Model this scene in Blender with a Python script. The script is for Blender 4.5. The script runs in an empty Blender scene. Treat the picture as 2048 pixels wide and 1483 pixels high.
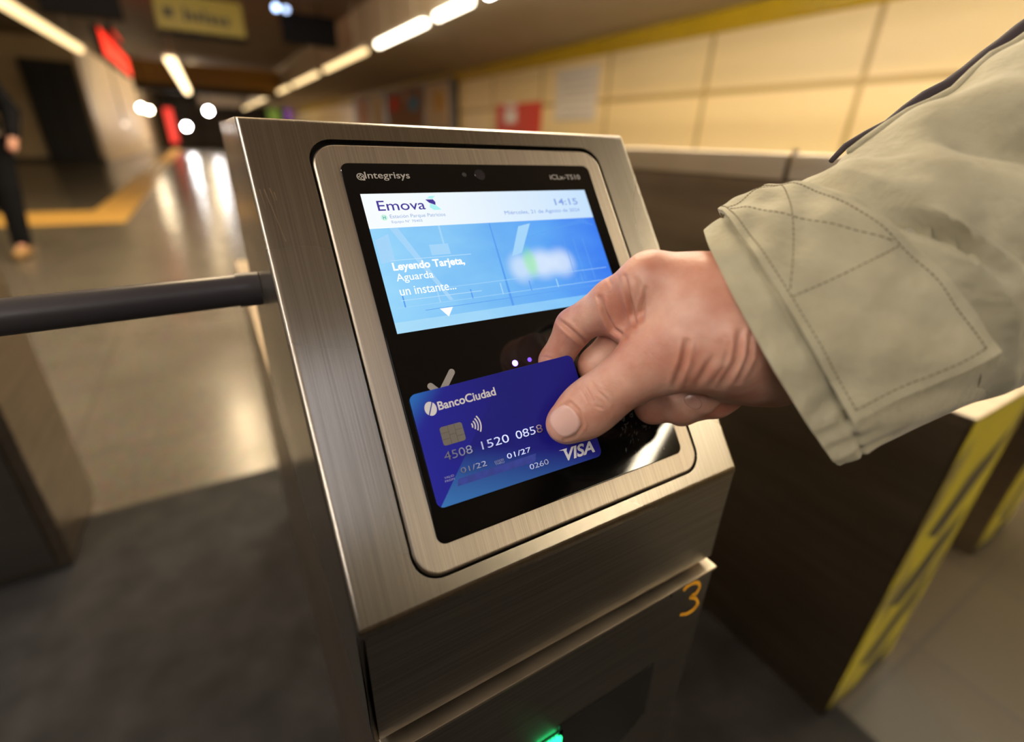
import bpy, bmesh, math, random
import numpy as np
from mathutils import Vector, Matrix

random.seed(7)
rng = np.random.default_rng(7)
sc = bpy.context.scene
COL = sc.collection

# ------------------------------------------------------------------ camera
Z0 = 0.85                                   # height of the reader hood's lower fold above the floor
RC = np.array([[0.860959, -0.50761119, 0.03287063],
               [-0.1914412, -0.38321645, -0.90360136],
               [0.47127473, 0.77167093, -0.42711135]])      # rows: right, down, forward
CAM = np.array([-0.01722354, -0.14080583, 0.18329666 + Z0])
FPX = 962.995
cam_d = bpy.data.cameras.new('camera')
cam = bpy.data.objects.new('camera', cam_d); COL.objects.link(cam)
cam_d.sensor_fit = 'HORIZONTAL'; cam_d.sensor_width = 36.0
cam_d.lens = FPX * 36.0 / 2048.0
cam_d.clip_start = 0.01; cam_d.clip_end = 200
M = Matrix.Identity(4)
for i in range(3):
    M[i][0] = RC[0][i]; M[i][1] = -RC[1][i]; M[i][2] = -RC[2][i]; M[i][3] = CAM[i]
cam.matrix_world = M
cam_d.dof.use_dof = True
cam_d.dof.focus_distance = 0.243
cam_d.dof.aperture_fstop = 2.9
sc.camera = cam

# ------------------------------------------------------------------ world and exposure
w = bpy.data.worlds.new('world'); sc.world = w; w.use_nodes = True
w.node_tree.nodes['Background'].inputs[0].default_value = (0.9, 0.75, 0.55, 1)
w.node_tree.nodes['Background'].inputs[1].default_value = 0.02
vs = sc.view_settings
vs.view_transform = 'Standard'; vs.look = 'None'; vs.gamma = 1.0; vs.use_curve_mapping = False
vs.exposure = 0.0
LAMP = 36.0

# ------------------------------------------------------------------ measuring helpers
def ray(px, py): return RC.T @ np.array([(px - 1024) / FPX, (py - 741.5) / FPX, 1.0])
def at(px, py, D): return CAM + ray(px, py) * D
def on_x(px, py, X):
    d = ray(px, py); return CAM + d * ((X - CAM[0]) / d[0])
def on_y(px, py, Y):
    d = ray(px, py); return CAM + d * ((Y - CAM[1]) / d[1])
def on_z(px, py, z):
    d = ray(px, py); return CAM + d * ((z - CAM[2]) / d[2])
def to_px(P):
    q = (np.asarray(P) - CAM) @ RC.T
    return q[:, :2] / q[:, 2:] * FPX + np.array([1024, 741.5])

AL = 0.9230991452
FU = np.array([1.0, 0, 0]); FV = np.array([0, math.cos(AL), math.sin(AL)]); FN = np.array([0, -math.sin(AL), math.cos(AL)])
FO = np.array([0, 0, Z0])
class Frame:
    def __init__(s, o, u, v, n): s.o, s.u, s.v, s.n = map(np.array, (o, u, v, n))
    def __call__(s, u, v, n=0.0): return s.o + s.u * u + s.v * v + s.n * n
FACE = Frame(FO, FU, FV, FN)
FRONT = Frame([0, 0, Z0], [1, 0, 0], [0, 0, 1], [0, -1, 0])

# ------------------------------------------------------------------ materials
def new_mat(name):
    m = bpy.data.materials.new(name); m.use_nodes = True
    nt = m.node_tree; b = nt.nodes['Principled BSDF']
    return m, nt, b
def setp(b, **k):
    for n, v in k.items():
        n = n.replace('_', ' ')
        if n in b.inputs: b.inputs[n].default_value = v
def c4(c): return (c[0], c[1], c[2], 1.0)
def plain(name, col, rough=0.5, metal=0.0, spec=0.5, noise=0.0, nscale=40.0, bump=0.0, bscale=300.0):
    m, nt, b = new_mat(name)
    setp(b, Base_Color=c4(col), Roughness=rough, Metallic=metal, Specular_IOR_Level=spec)
    if noise or bump:
        tc = nt.nodes.new('ShaderNodeTexCoord')
    if noise:
        n = nt.nodes.new('ShaderNodeTexNoise'); n.inputs['Scale'].default_value = nscale; n.inputs['Detail'].default_value = 5
        nt.links.new(tc.outputs['Object'], n.inputs['Vector'])
        r = nt.nodes.new('ShaderNodeValToRGB')
        r.color_ramp.elements[0].position = 0.3; r.color_ramp.elements[1].position = 0.7
        r.color_ramp.elements[0].color = c4([x * (1 - noise) for x in col])
        r.color_ramp.elements[1].color = c4([min(1, x * (1 + noise)) for x in col])
        nt.links.new(n.outputs['Fac'], r.inputs['Fac']); nt.links.new(r.outputs['Color'], b.inputs['Base Color'])
    if bump:
        n2 = nt.nodes.new('ShaderNodeTexNoise'); n2.inputs['Scale'].default_value = bscale; n2.inputs['Detail'].default_value = 3
        nt.links.new(tc.outputs['Object'], n2.inputs['Vector'])
        bp = nt.nodes.new('ShaderNodeBump'); bp.inputs['Strength'].default_value = bump; bp.inputs['Distance'].default_value = 0.001
        nt.links.new(n2.outputs['Fac'], bp.inputs['Height']); nt.links.new(bp.outputs['Normal'], b.inputs['Normal'])
    return m
def emit(name, col, s):
    m, nt, b = new_mat(name)
    setp(b, Base_Color=(0, 0, 0, 1), Roughness=0.4, Emission_Color=c4(col), Emission_Strength=s)
    return m
def steel(name, tilt=0.0, col=(0.42, 0.385, 0.335), rough=0.3, scratch=1.0, mscale=(1900, 10, 10), aniso=0.75, tang=(1, 0, 0)):
    """brushed stainless steel; the grain runs along the face's own up direction"""
    m, nt, b = new_mat(name)
    setp(b, Metallic=1.0, Roughness=rough, Base_Color=c4(col), Anisotropic=aniso)
    tg = nt.nodes.new('ShaderNodeCombineXYZ')
    for i_ in range(3): tg.inputs[i_].default_value = tang[i_]
    nt.links.new(tg.outputs[0], b.inputs['Tangent'])
    tc = nt.nodes.new('ShaderNodeTexCoord')
    mp = nt.nodes.new('ShaderNodeMapping'); mp.inputs['Rotation'].default_value = (-tilt, 0, 0)
    nt.links.new(tc.outputs['Object'], mp.inputs['Vector'])
    sc_ = nt.nodes.new('ShaderNodeVectorMath'); sc_.operation = 'MULTIPLY'; sc_.inputs[1].default_value = mscale
    nt.links.new(mp.outputs['Vector'], sc_.inputs[0])
    n = nt.nodes.new('ShaderNodeTexNoise'); n.inputs['Scale'].default_value = 1.0; n.inputs['Detail'].default_value = 6; n.inputs['Roughness'].default_value = 0.55
    nt.links.new(sc_.outputs[0], n.inputs['Vector'])
    # large soft blotches of wear in the polish
    n2 = nt.nodes.new('ShaderNodeTexNoise'); n2.inputs['Scale'].default_value = 9; n2.inputs['Detail'].default_value = 0
    nt.links.new(mp.outputs['Vector'], n2.inputs['Vector'])
    rr = nt.nodes.new('ShaderNodeMapRange'); rr.inputs['From Min'].default_value = 0.0; rr.inputs['From Max'].default_value = 1.0
    rr.inputs['To Min'].default_value = rough - 0.03; rr.inputs['To Max'].default_value = rough + 0.06
    ad = nt.nodes.new('ShaderNodeMath'); ad.operation = 'MULTIPLY_ADD'; ad.inputs[1].default_value = 0.0
    nt.links.new(n.outputs['Fac'], ad.inputs[0])
    hh = nt.nodes.new('ShaderNodeMath'); hh.operation = 'MULTIPLY'; hh.inputs[1].default_value = 1.0
    nt.links.new(n2.outputs['Fac'], hh.inputs[0]); nt.links.new(hh.outputs[0], ad.inputs[2])
    nt.links.new(ad.outputs[0], rr.inputs['Value']); nt.links.new(rr.outputs[0], b.inputs['Roughness'])
    cr = nt.nodes.new('ShaderNodeValToRGB')
    cr.color_ramp.elements[0].position = 0.25; cr.color_ramp.elements[1].position = 0.8
    cr.color_ramp.elements[0].color = c4([x * 0.74 for x in col]); cr.color_ramp.elements[1].color = c4([x * 1.16 for x in col])
    nt.links.new(n.outputs['Fac'], cr.inputs['Fac']); nt.links.new(cr.outputs['Color'], b.inputs['Base Color'])
    bp = nt.nodes.new('ShaderNodeBump'); bp.inputs['Strength'].default_value = 0.25 * scratch; bp.inputs['Distance'].default_value = 0.0001
    nt.links.new(n.outputs['Fac'], bp.inputs['Height']); nt.links.new(bp.outputs['Normal'], b.inputs['Normal'])
    return m

M_steel_face = steel('brushed_steel_sloped', AL, col=(0.34, 0.305, 0.26), rough=0.25, scratch=0.03)
M_steel_plate = steel('brushed_steel_plate', AL, col=(0.46, 0.40, 0.33), scratch=0.3, rough=0.38, aniso=0.6)
M_steel_vert = steel('brushed_steel_upright', math.pi / 2, col=(0.36, 0.33, 0.285), rough=0.30, mscale=(8, 700, 8), scratch=0.0)
M_steel_dark = steel('dull_steel_cabinet', math.pi / 2, col=(0.34, 0.28, 0.21), rough=0.34, mscale=(40, 40, 3), scratch=0.0, aniso=0.4, tang=(0, 1, 0))
M_steel_side = steel('brushed_steel_side', math.pi / 2, col=(0.42, 0.39, 0.34), rough=0.22, mscale=(6, 200, 6), scratch=0.1, aniso=0.3, tang=(0, 1, 0))
M_steel_rail = steel('polished_steel_rail', math.pi / 2, col=(0.52, 0.45, 0.35), rough=0.38, mscale=(30, 3, 3), scratch=0.0, aniso=0.3)
M_black = plain('black_gap', (0.004, 0.004, 0.004), 0.7)
M_glass = plain('black_reader_glass', (0.002, 0.002, 0.0025), 0.04, spec=0.45)
M_bar = plain('dark_painted_tube', (0.055, 0.05, 0.055), 0.34, metal=0.3)
M_print_grey = plain('grey_print', (0.34, 0.32, 0.30), 0.5)
M_print_dim = plain('dim_grey_print', (0.22, 0.21, 0.2), 0.5)
M_orange = plain('orange_marker_paint', (0.95, 0.42, 0.015), 0.55, noise=0.15, nscale=300)

# ------------------------------------------------------------------ object helpers
def prop(o, label=None, cat=None, group=None, kind=None):
    if label: o['label'] = label
    if cat: o['category'] = cat
    if group: o['group'] = group
    if kind: o['kind'] = kind
    return o
def empty(name, loc, label, cat, group=None):
    o = bpy.data.objects.new(name, None); COL.objects.link(o)
    o.location = Vector(loc); o.empty_display_size = 0.05
    return prop(o, label, cat, group)
def root_of(p):
    while p.parent: p = p.parent
    return p
def link(name, me, parent=None, smooth=False, autosmooth=None):
    o = bpy.data.objects.new(name, me); COL.objects.link(o)
    if parent:
        r = root_of(parent); me.transform(Matrix.Translation(-r.location))
        o.parent = parent
    if smooth:
        me.polygons.foreach_set('use_smooth', [True] * len(me.polygons))
    if autosmooth is not None:
        me.polygons.foreach_set('use_smooth', [True] * len(me.polygons))
        me.set_sharp_from_angle(angle=autosmooth)
        wn = o.modifiers.new('weighted_normals', 'WEIGHTED_NORMAL'); wn.keep_sharp = True; wn.weight = 90
    return o
def from_bm(name, bm, mat, parent=None, smooth=False, autosmooth=None):
    bmesh.ops.recalc_face_normals(bm, faces=bm.faces)
    me = bpy.data.meshes.new(name); bm.to_mesh(me); bm.free()
    for mm in (mat if isinstance(mat, (list, tuple)) else [mat]): me.materials.append(mm)
    return link(name, me, parent, smooth, autosmooth)
def add_box(bm, lo, hi, bev=0.0, seg=2):
    vs_ = [bm.verts.new((x, y, z)) for z in (lo[2], hi[2]) for y in (lo[1], hi[1]) for x in (lo[0], hi[0])]
    fs = [bm.faces.new([vs_[i] for i in q]) for q in ((0, 2, 3, 1), (4, 5, 7, 6), (0, 1, 5, 4), (2, 6, 7, 3), (0, 4, 6, 2), (1, 3, 7, 5))]
    if bev:
        es = set(e for f in fs for e in f.edges)
        bmesh.ops.bevel(bm, geom=list(es), offset=bev, segments=seg, affect='EDGES', profile=0.5)
def box(name, lo, hi, mat, parent=None, bev=0.0, seg=2):
    bm = bmesh.new(); add_box(bm, lo, hi, bev, seg)
    return from_bm(name, bm, mat, parent, autosmooth=0.6 if bev else None)
def add_tube(bm, pts, radii, n=16, caps=True):
    pts = [Vector(p) for p in pts]; rings = []
    up = None
    for i, p in enumerate(pts):
        d = (pts[min(i + 1, len(pts) - 1)] - pts[max(i - 1, 0)]).normalized()
        if up is None:
            up = d.orthogonal().normalized()
        s = (up - d * up.dot(d)).normalized(); up = s; t = d.cross(s)
        r = radii[i] if hasattr(radii, '__len__') else radii
        rings.append([bm.verts.new(p + (s * math.cos(2 * math.pi * k / n) + t * math.sin(2 * math.pi * k / n)) * r) for k in range(n)])
    for a, b in zip(rings, rings[1:]):
        for k in range(n): bm.faces.new((a[k], a[(k + 1) % n], b[(k + 1) % n], b[k]))
    if caps:
        bm.faces.new(rings[0][::-1]); bm.faces.new(rings[-1])
def rrect(u0, u1, v0, v1, r, n=6):
    out = []
    for cx, cy, a in ((u1 - r, v1 - r, 0), (u0 + r, v1 - r, 90), (u0 + r, v0 + r, 180), (u1 - r, v0 + r, 270)):
        for k in range(n + 1):
            t = math.radians(a + 90 * k / n); out.append((cx + r * math.cos(t), cy + r * math.sin(t)))
    return out
def slab(name, fr, loop, n0, n1, mat, parent, bev=0.0, mats=None):
    """a plate with the outline loop in frame fr, from depth n0 up to n1 (front), front edge rounded by bev"""
    bm = bmesh.new(); L = np.array(loop); ctr = L.mean(0)
    d = L - np.roll(L, 1, 0); e = np.roll(L, -1, 0) - L
    nrm = np.stack([(d[:, 1] + e[:, 1]), -(d[:, 0] + e[:, 0])], 1); nrm /= np.linalg.norm(nrm, axis=1)[:, None] + 1e-12
    if np.sum(L[:, 0] * np.roll(L[:, 1], -1) - np.roll(L[:, 0], -1) * L[:, 1]) < 0: nrm = -nrm
    prof = [(0, n0)]
    if bev:
        for k in range(4):
            t = k / 3 * math.pi / 2; prof.append((bev * (1 - math.cos(t)), n1 - bev + bev * math.sin(t)))
    else: prof.append((0, n1))
    rings = [[bm.verts.new(fr(p[0] - q[0] * ins, p[1] - q[1] * ins, h)) for p, q in zip(L, nrm)] for ins, h in prof]
    m = len(L)
    for a, b in zip(rings, rings[1:]):
        for k in range(m): bm.faces.new((a[k], a[(k + 1) % m], b[(k + 1) % m], b[k]))
    bm.faces.new(rings[0][::-1]); bm.faces.new(rings[-1])
    return from_bm(name, bm, mat, parent, autosmooth=0.5)
def poly(bm, fr, pts, n=0.0, mi=0):
    f = bm.faces.new([bm.verts.new(fr(p[0], p[1], n)) for p in pts]); f.material_index = mi; return f
def lettering(name, s, fr, u0, v0, width, height, mat, parent, n=0.0002, depth=0.00012, bold=0.0, shear=0.0):
    """a line of text: lower-left corner of its ink box at (u0, v0), scaled to width x height"""
    cu = bpy.data.curves.new(name, 'FONT'); cu.body = s; cu.offset = bold; cu.shear = shear; cu.resolution_u = 4; cu.extrude = 0.02
    o = bpy.data.objects.new(name, cu); COL.objects.link(o)
    dg = bpy.context.evaluated_depsgraph_get(); me = bpy.data.meshes.new_from_object(o.evaluated_get(dg))
    bpy.data.objects.remove(o)
    co = np.array([v.co for v in me.vertices]); lo = co.min(0); hi = co.max(0)
    sx = width / (hi[0] - lo[0]); sy = (height / (hi[1] - lo[1])) if height else sx
    zz = (co[:, 2] - lo[2]) / (hi[2] - lo[2])
    P = [fr(u0 + (c[0] - lo[0]) * sx, v0 + (c[1] - lo[1]) * sy, n + z * depth) for c, z in zip(co, zz)]
    for v, p in zip(me.vertices, P): v.co = p
    me.materials.clear(); me.materials.append(mat)
    return link(name, me, parent)
def copy_tree(o, loc=None):
    c = o.copy(); COL.objects.link(c)
    if loc is not None: c.location = Vector(loc)
    for ch in list(o.children):
        d = ch.copy(); COL.objects.link(d); d.parent = c
        for g in ch.children:
            e = g.copy(); COL.objects.link(e); e.parent = d
    return c
def struct(o): o['kind'] = 'structure'; return o

# ------------------------------------------------------------------ implicit-surface modelling (one continuous skin)
def smin(a, b, k):
    h = np.maximum(k - np.abs(a - b), 0) / k
    return np.minimum(a, b) - h * h * k * 0.25
def sdf_grid(groups, lo, hi, h):
    """groups: list of (chain segments [(a, b, ra, rb)], k inside the group, k to the first group)"""
    lo = np.array(lo); nn = np.ceil((np.array(hi) - lo) / h).astype(int) + 1
    ax = [(lo[i] + h * np.arange(nn[i])).astype(np.float32) for i in range(3)]
    def field(segs, k):
        D = np.full(nn, 1.0, np.float32)
        for a, b, ra, rb in segs:
            a = np.array(a, np.float32); b = np.array(b, np.float32); m = max(ra, rb) + 3 * k + 4 * h
            sl = []
            for i in range(3):
                i0 = int(np.clip((min(a[i], b[i]) - m - lo[i]) / h, 0, nn[i])); i1 = int(np.clip((max(a[i], b[i]) + m - lo[i]) / h + 2, 0, nn[i]))
                sl.append(slice(i0, i1))
            X = ax[0][sl[0]][:, None, None] - a[0]; Y = ax[1][sl[1]][None, :, None] - a[1]; Z = ax[2][sl[2]][None, None, :] - a[2]
            ba = b - a; bb = float(ba @ ba) + 1e-12
            t = np.clip((X * ba[0] + Y * ba[1] + Z * ba[2]) / bb, 0, 1)
            d = np.sqrt((X - t * ba[0]) ** 2 + (Y - t * ba[1]) ** 2 + (Z - t * ba[2]) ** 2) - (ra + (rb - ra) * t)
            D[tuple(sl)] = smin(D[tuple(sl)], d, k)
        return D
    base = field(groups[0][0], groups[0][1]); out = base.copy()
    for segs, k, kb in groups[1:]:
        f = field(segs, k); out = smin(out, smin(base, f, kb), 0.0012 if kb < 0.03 else 0.01)
    return out, lo
def surface_nets(D, lo, h):
    ins = D < 0
    cnt = sum(ins[i:D.shape[0] - 1 + i, j:D.shape[1] - 1 + j, k:D.shape[2] - 1 + k].astype(np.int8) for i in (0, 1) for j in (0, 1) for k in (0, 1))
    cells = np.argwhere((cnt > 0) & (cnt < 8))
    idx = -np.ones(cnt.shape, np.int64); idx[tuple(cells.T)] = np.arange(len(cells))
    acc = np.zeros((len(cells), 3)); num = np.zeros(len(cells))
    corners = [(i, j, k) for i in (0, 1) for j in (0, 1) for k in (0, 1)]
    for a in corners:
        for b in corners:
            if sum(abs(x - y) for x, y in zip(a, b)) == 1 and a < b:
                d1 = D[tuple((cells + a).T)]; d2 = D[tuple((cells + b).T)]
                c = (d1 < 0) != (d2 < 0); t = np.where(c, d1 / (d1 - d2 + 1e-20), 0)
                acc[c] += (np.array(a) + t[:, None] * (np.array(b) - np.array(a)))[c]; num[c] += 1
    V = lo + h * (cells + acc / num[:, None])
    Q = []
    for ax in range(3):
        sa = [slice(None)] * 3; sb = [slice(None)] * 3; sa[ax] = slice(0, -1); sb[ax] = slice(1, None)
        A = ins[tuple(sa)]; B = ins[tuple(sb)]
        e = np.argwhere(A != B); o1, o2 = [i for i in range(3) if i != ax]
        e = e[(e[:, o1] > 0) & (e[:, o2] > 0) & (e[:, o1] < D.shape[o1] - 1) & (e[:, o2] < D.shape[o2] - 1)]
        def cell(d1, d2):
            c = e.copy(); c[:, o1] -= d1; c[:, o2] -= d2; return idx[tuple(c.T)]
        q = np.stack([cell(1, 1), cell(0, 1), cell(0, 0), cell(1, 0)], 1)
        flip = A[tuple(e.T)] ^ (ax == 1)
        q[~flip] = q[~flip][:, ::-1]; Q.append(q)
    Q = np.concatenate(Q); Q = Q[(Q >= 0).all(1)]
    return V, Q
def mesh_np(name, V, Q, mat, parent=None, smooth=True):
    me = bpy.data.meshes.new(name)
    me.from_pydata([tuple(v) for v in V], [], [tuple(int(i) for i in q) for q in Q]); me.validate(); me.update()
    me.materials.append(mat)
    return link(name, me, parent, smooth)

# ================================================================== SETTING
WX = 6.3; CEIL = Z0 + 2.6; SOF = Z0 + 1.85
# floor: polished terrazzo with slab joints
m, nt, b = new_mat('polished_terrazzo')
setp(b, Roughness=0.2, Specular_IOR_Level=0.6)
tc = nt.nodes.new('ShaderNodeTexCoord')
n1 = nt.nodes.new('ShaderNodeTexNoise'); n1.inputs['Scale'].default_value = 3; n1.inputs['Detail'].default_value = 6
n2 = nt.nodes.new('ShaderNodeTexVoronoi'); n2.inputs['Scale'].default_value = 90
br = nt.nodes.new('ShaderNodeTexBrick'); br.offset = 0
br.inputs['Scale'].default_value = 1.0; br.inputs['Mortar Size'].default_value = 0.006; br.inputs['Brick Width'].default_value = 0.6; br.inputs['Row Height'].default_value = 0.6
for n in (n1, n2, br): nt.links.new(tc.outputs['Object'], n.inputs['Vector'])
r1 = nt.nodes.new('ShaderNodeValToRGB'); r1.color_ramp.elements[0].color = (0.11, 0.097, 0.076, 1); r1.color_ramp.elements[1].color = (0.165, 0.143, 0.11, 1)
nt.links.new(n1.outputs['Fac'], r1.inputs['Fac'])
mx = nt.nodes.new('ShaderNodeMixRGB'); mx.blend_type = 'MULTIPLY'; mx.inputs[0].default_value = 0.35
nt.links.new(r1.outputs['Color'], mx.inputs[1]); nt.links.new(n2.outputs['Color'], mx.inputs[2])
mx2 = nt.nodes.new('ShaderNodeMixRGB'); mx2.inputs[2].default_value = (0.09, 0.078, 0.06, 1)
nt.links.new(br.outputs['Fac'], mx2.inputs[0]); nt.links.new(mx.outputs['Color'], mx2.inputs[1])
nt.links.new(mx2.outputs['Color'], b.inputs['Base Color'])
rr = nt.nodes.new('ShaderNodeMapRange'); rr.inputs['To Min'].default_value = 0.16; rr.inputs['To Max'].default_value = 0.3
nt.links.new(n1.outputs['Fac'], rr.inputs['Value']); nt.links.new(rr.outputs[0], b.inputs['Roughness'])
M_floor = m
struct(box('floor', (-9, -7, -0.1), (WX + 0.2, 56, 0), M_floor))
struct(box('trim_7', (-9, -7, 0.0), (0.9, 1.42, 0.004), plain('dark_gate_floor', (0.022, 0.021, 0.021), 0.6, spec=.12, noise=0.35, nscale=12, bump=.15, bscale=200)))  # darker floor slab on the near side, up to the gate lanes
M_ceil = plain('brown_painted_ceiling', (0.24, 0.18, 0.125), 0.7, noise=0.06, nscale=2)
struct(box('ceiling', (-9, -7, CEIL), (3.4, 56, CEIL + 0.1), M_ceil))
struct(box('trim_1', (3.35, -7, SOF), (WX + 0.2, 56, CEIL + 0.1), plain('grey_brown_soffit', (0.42, 0.345, 0.255), 0.65, noise=0.05, nscale=2)))
# right wall: cream panels with wide dark joints
m, nt, b = new_mat('cream_wall_panels'); setp(b, Roughness=0.35, Specular_IOR_Level=0.4)
tc = nt.nodes.new('ShaderNodeTexCoord'); sp = nt.nodes.new('ShaderNodeSeparateXYZ'); nt.links.new(tc.outputs['Object'], sp.inputs[0])
def line_mask(out, period, phase, half):
    a = nt.nodes.new('ShaderNodeMath'); a.operation = 'SUBTRACT'; a.inputs[1].default_value = phase - period / 2; nt.links.new(out, a.inputs[0])
    f = nt.nodes.new('ShaderNodeMath'); f.operation = 'FLOORED_MODULO'; f.inputs[1].default_value = period; nt.links.new(a.outputs[0], f.inputs[0])
    s = nt.nodes.new('ShaderNodeMath'); s.operation = 'SUBTRACT'; s.inputs[1].default_value = period / 2; nt.links.new(f.outputs[0], s.inputs[0])
    q = nt.nodes.new('ShaderNodeMath'); q.operation = 'ABSOLUTE'; nt.links.new(s.outputs[0], q.inputs[0])
    l = nt.nodes.new('ShaderNodeMath'); l.operation = 'LESS_THAN'; l.inputs[1].default_value = half; nt.links.new(q.outputs[0], l.inputs[0])
    return l.outputs[0]
l1 = line_mask(sp.outputs['Y'], 2.09, 3.16, 0.03); l2 = line_mask(sp.outputs['Z'], 1.25, Z0 + 0.914, 0.035)
mxm = nt.nodes.new('ShaderNodeMath'); mxm.operation = 'MAXIMUM'; nt.links.new(l1, mxm.inputs[0]); nt.links.new(l2, mxm.inputs[1])
mc = nt.nodes.new('ShaderNodeMixRGB'); mc.inputs[1].default_value = (0.83, 0.64, 0.32, 1); mc.inputs[2].default_value = (0.42, 0.28, 0.09, 1)
nt.links.new(mxm.outputs[0], mc.inputs[0]); nt.links.new(mc.outputs[0], b.inputs['Base Color'])
M_wall = m
struct(box('wall_right', (WX, -7, 0), (WX + 0.2, 56, SOF), M_wall))
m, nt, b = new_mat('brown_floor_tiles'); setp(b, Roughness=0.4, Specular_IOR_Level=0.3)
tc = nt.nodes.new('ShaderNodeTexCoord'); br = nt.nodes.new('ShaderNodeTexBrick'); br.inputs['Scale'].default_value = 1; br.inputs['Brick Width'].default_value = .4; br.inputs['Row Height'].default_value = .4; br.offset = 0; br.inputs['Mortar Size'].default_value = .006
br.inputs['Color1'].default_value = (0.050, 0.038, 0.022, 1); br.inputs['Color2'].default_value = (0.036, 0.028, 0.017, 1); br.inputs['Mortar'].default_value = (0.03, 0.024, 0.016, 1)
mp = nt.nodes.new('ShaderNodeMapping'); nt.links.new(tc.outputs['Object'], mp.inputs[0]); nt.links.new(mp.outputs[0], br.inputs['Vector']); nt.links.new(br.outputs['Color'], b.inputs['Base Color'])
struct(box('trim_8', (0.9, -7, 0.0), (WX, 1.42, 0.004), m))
# yellow cove band under the soffit, with a rolled glossy lower edge
M_yel = plain('glossy_yellow_enamel', (0.55, 0.36, 0.006), 0.22, noise=0.06, nscale=1.5)
bm = bmesh.new()
zt, zb = SOF - 0.001, Z0 + 1.63
prof = [(WX - 0.001, zb - 0.02)]
for k in range(9):
    t = math.radians(-90 + 22.5 * k) if k < 5 else None
    if t is not None: prof.append((WX - 0.035 - 0.035 * math.cos(t) , zb + 0.035 + 0.035 * math.sin(t)))
prof += [(WX - 0.075, zt)]
for y0, y1 in ((-7, 52),):
    A = [bm.verts.new((p[0], y0, p[1])) for p in prof]; B = [bm.verts.new((p[0], y1, p[1])) for p in prof]
    for k in range(len(prof) - 1): bm.faces.new((A[k], A[k + 1], B[k + 1], B[k]))
struct(from_bm('trim_2', bm, M_yel, autosmooth=0.6))
# left side and far end
M_cream2 = plain('cream_plaster', (0.62, 0.48, 0.29), 0.55, noise=0.06, nscale=3)
bm = bmesh.new()
pl = [(-2.76, 21.9), (-1.96, 51.9), (-6, 51.9), (-6, 21.9)]
lo_ = [bm.verts.new((x, y, 0)) for x, y in pl]; hi_ = [bm.verts.new((x, y, CEIL)) for x, y in pl]
for k in range(4): bm.faces.new((lo_[k], lo_[(k + 1) % 4], hi_[(k + 1) % 4], hi_[k]))
bm.faces.new(hi_); bm.faces.new(lo_[::-1])
struct(from_bm('wall_left', bm, M_cream2))
struct(box('baseboard_left', (-6, 21.84, 0), (-2.74, 21.9, 0.14), plain('dark_skirting', (0.05, 0.04, 0.03), 0.5)))
struct(box('wall_west', (-9.1, -7, 0), (-9, 56, CEIL), plain('dim_brown_wall', (0.16, 0.12, 0.08), 0.7)))
struct(box('wall_far', (-9, 52, 0), (WX, 52.2, CEIL), plain('far_brown_wall', (0.2, 0.145, 0.085), 0.6, noise=0.3, nscale=0.8)))
struct(box('wall_back', (-9, -7.2, 0), (WX, -7, CEIL), plain('dim_back_wall', (0.12, 0.09, 0.06), 0.7)))
# dark shopfront bay set in the end of the left wall
M_dark_panel = plain('unlit_black_shutter', (0.008, 0.007, 0.006), 0.4)
a = on_y(35, 120, 21.8); b_ = on_y(212, 322, 21.8)
door = struct(box('door_1', (-4.15, 21.72, 0.02), (-2.86, 21.86, Z0 + 2.0), M_dark_panel, bev=0.01))
for xx in (-3.72, -3.29): box('door_stile', (xx - 0.02, 21.70, 0.02), (xx + 0.02, 21.73, Z0 + 1.98), plain('dark_stile', (0.02, 0.017, 0.014), 0.4), door)
# cross beam over the hall, yellow with a dark lower edge
bY = 24.0
bz0 = on_y(290, 165, bY)[2]; bz1 = on_y(290, 118, bY)[2]
struct(box('trim_3', (-1.6, bY, bz0), (3.3, bY + 0.5, bz1), plain('ochre_beam', (0.42, 0.2, 0.008), 0.4)))
struct(box('trim_4', (-1.6, bY - 0.02, bz0 - 0.22), (3.3, bY + 0.5, bz0), plain('dark_beam_edge', (0.02, 0.014, 0.008), 0.6)))
# tactile paving, let into the floor: a long run and a branch
M_tac = plain('ochre_tactile_paving', (0.68, 0.40, 0.09), 0.5, bump=0.6, bscale=60)
bm = bmesh.new()
add_box(bm, (-1.43, 7.55, 0), (-0.97, 50, 0.006)); add_box(bm, (-4.4, 7.55, 0), (-1.43, 8.75, 0.006))
struct(from_bm('trim_5', bm, M_tac))

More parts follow.
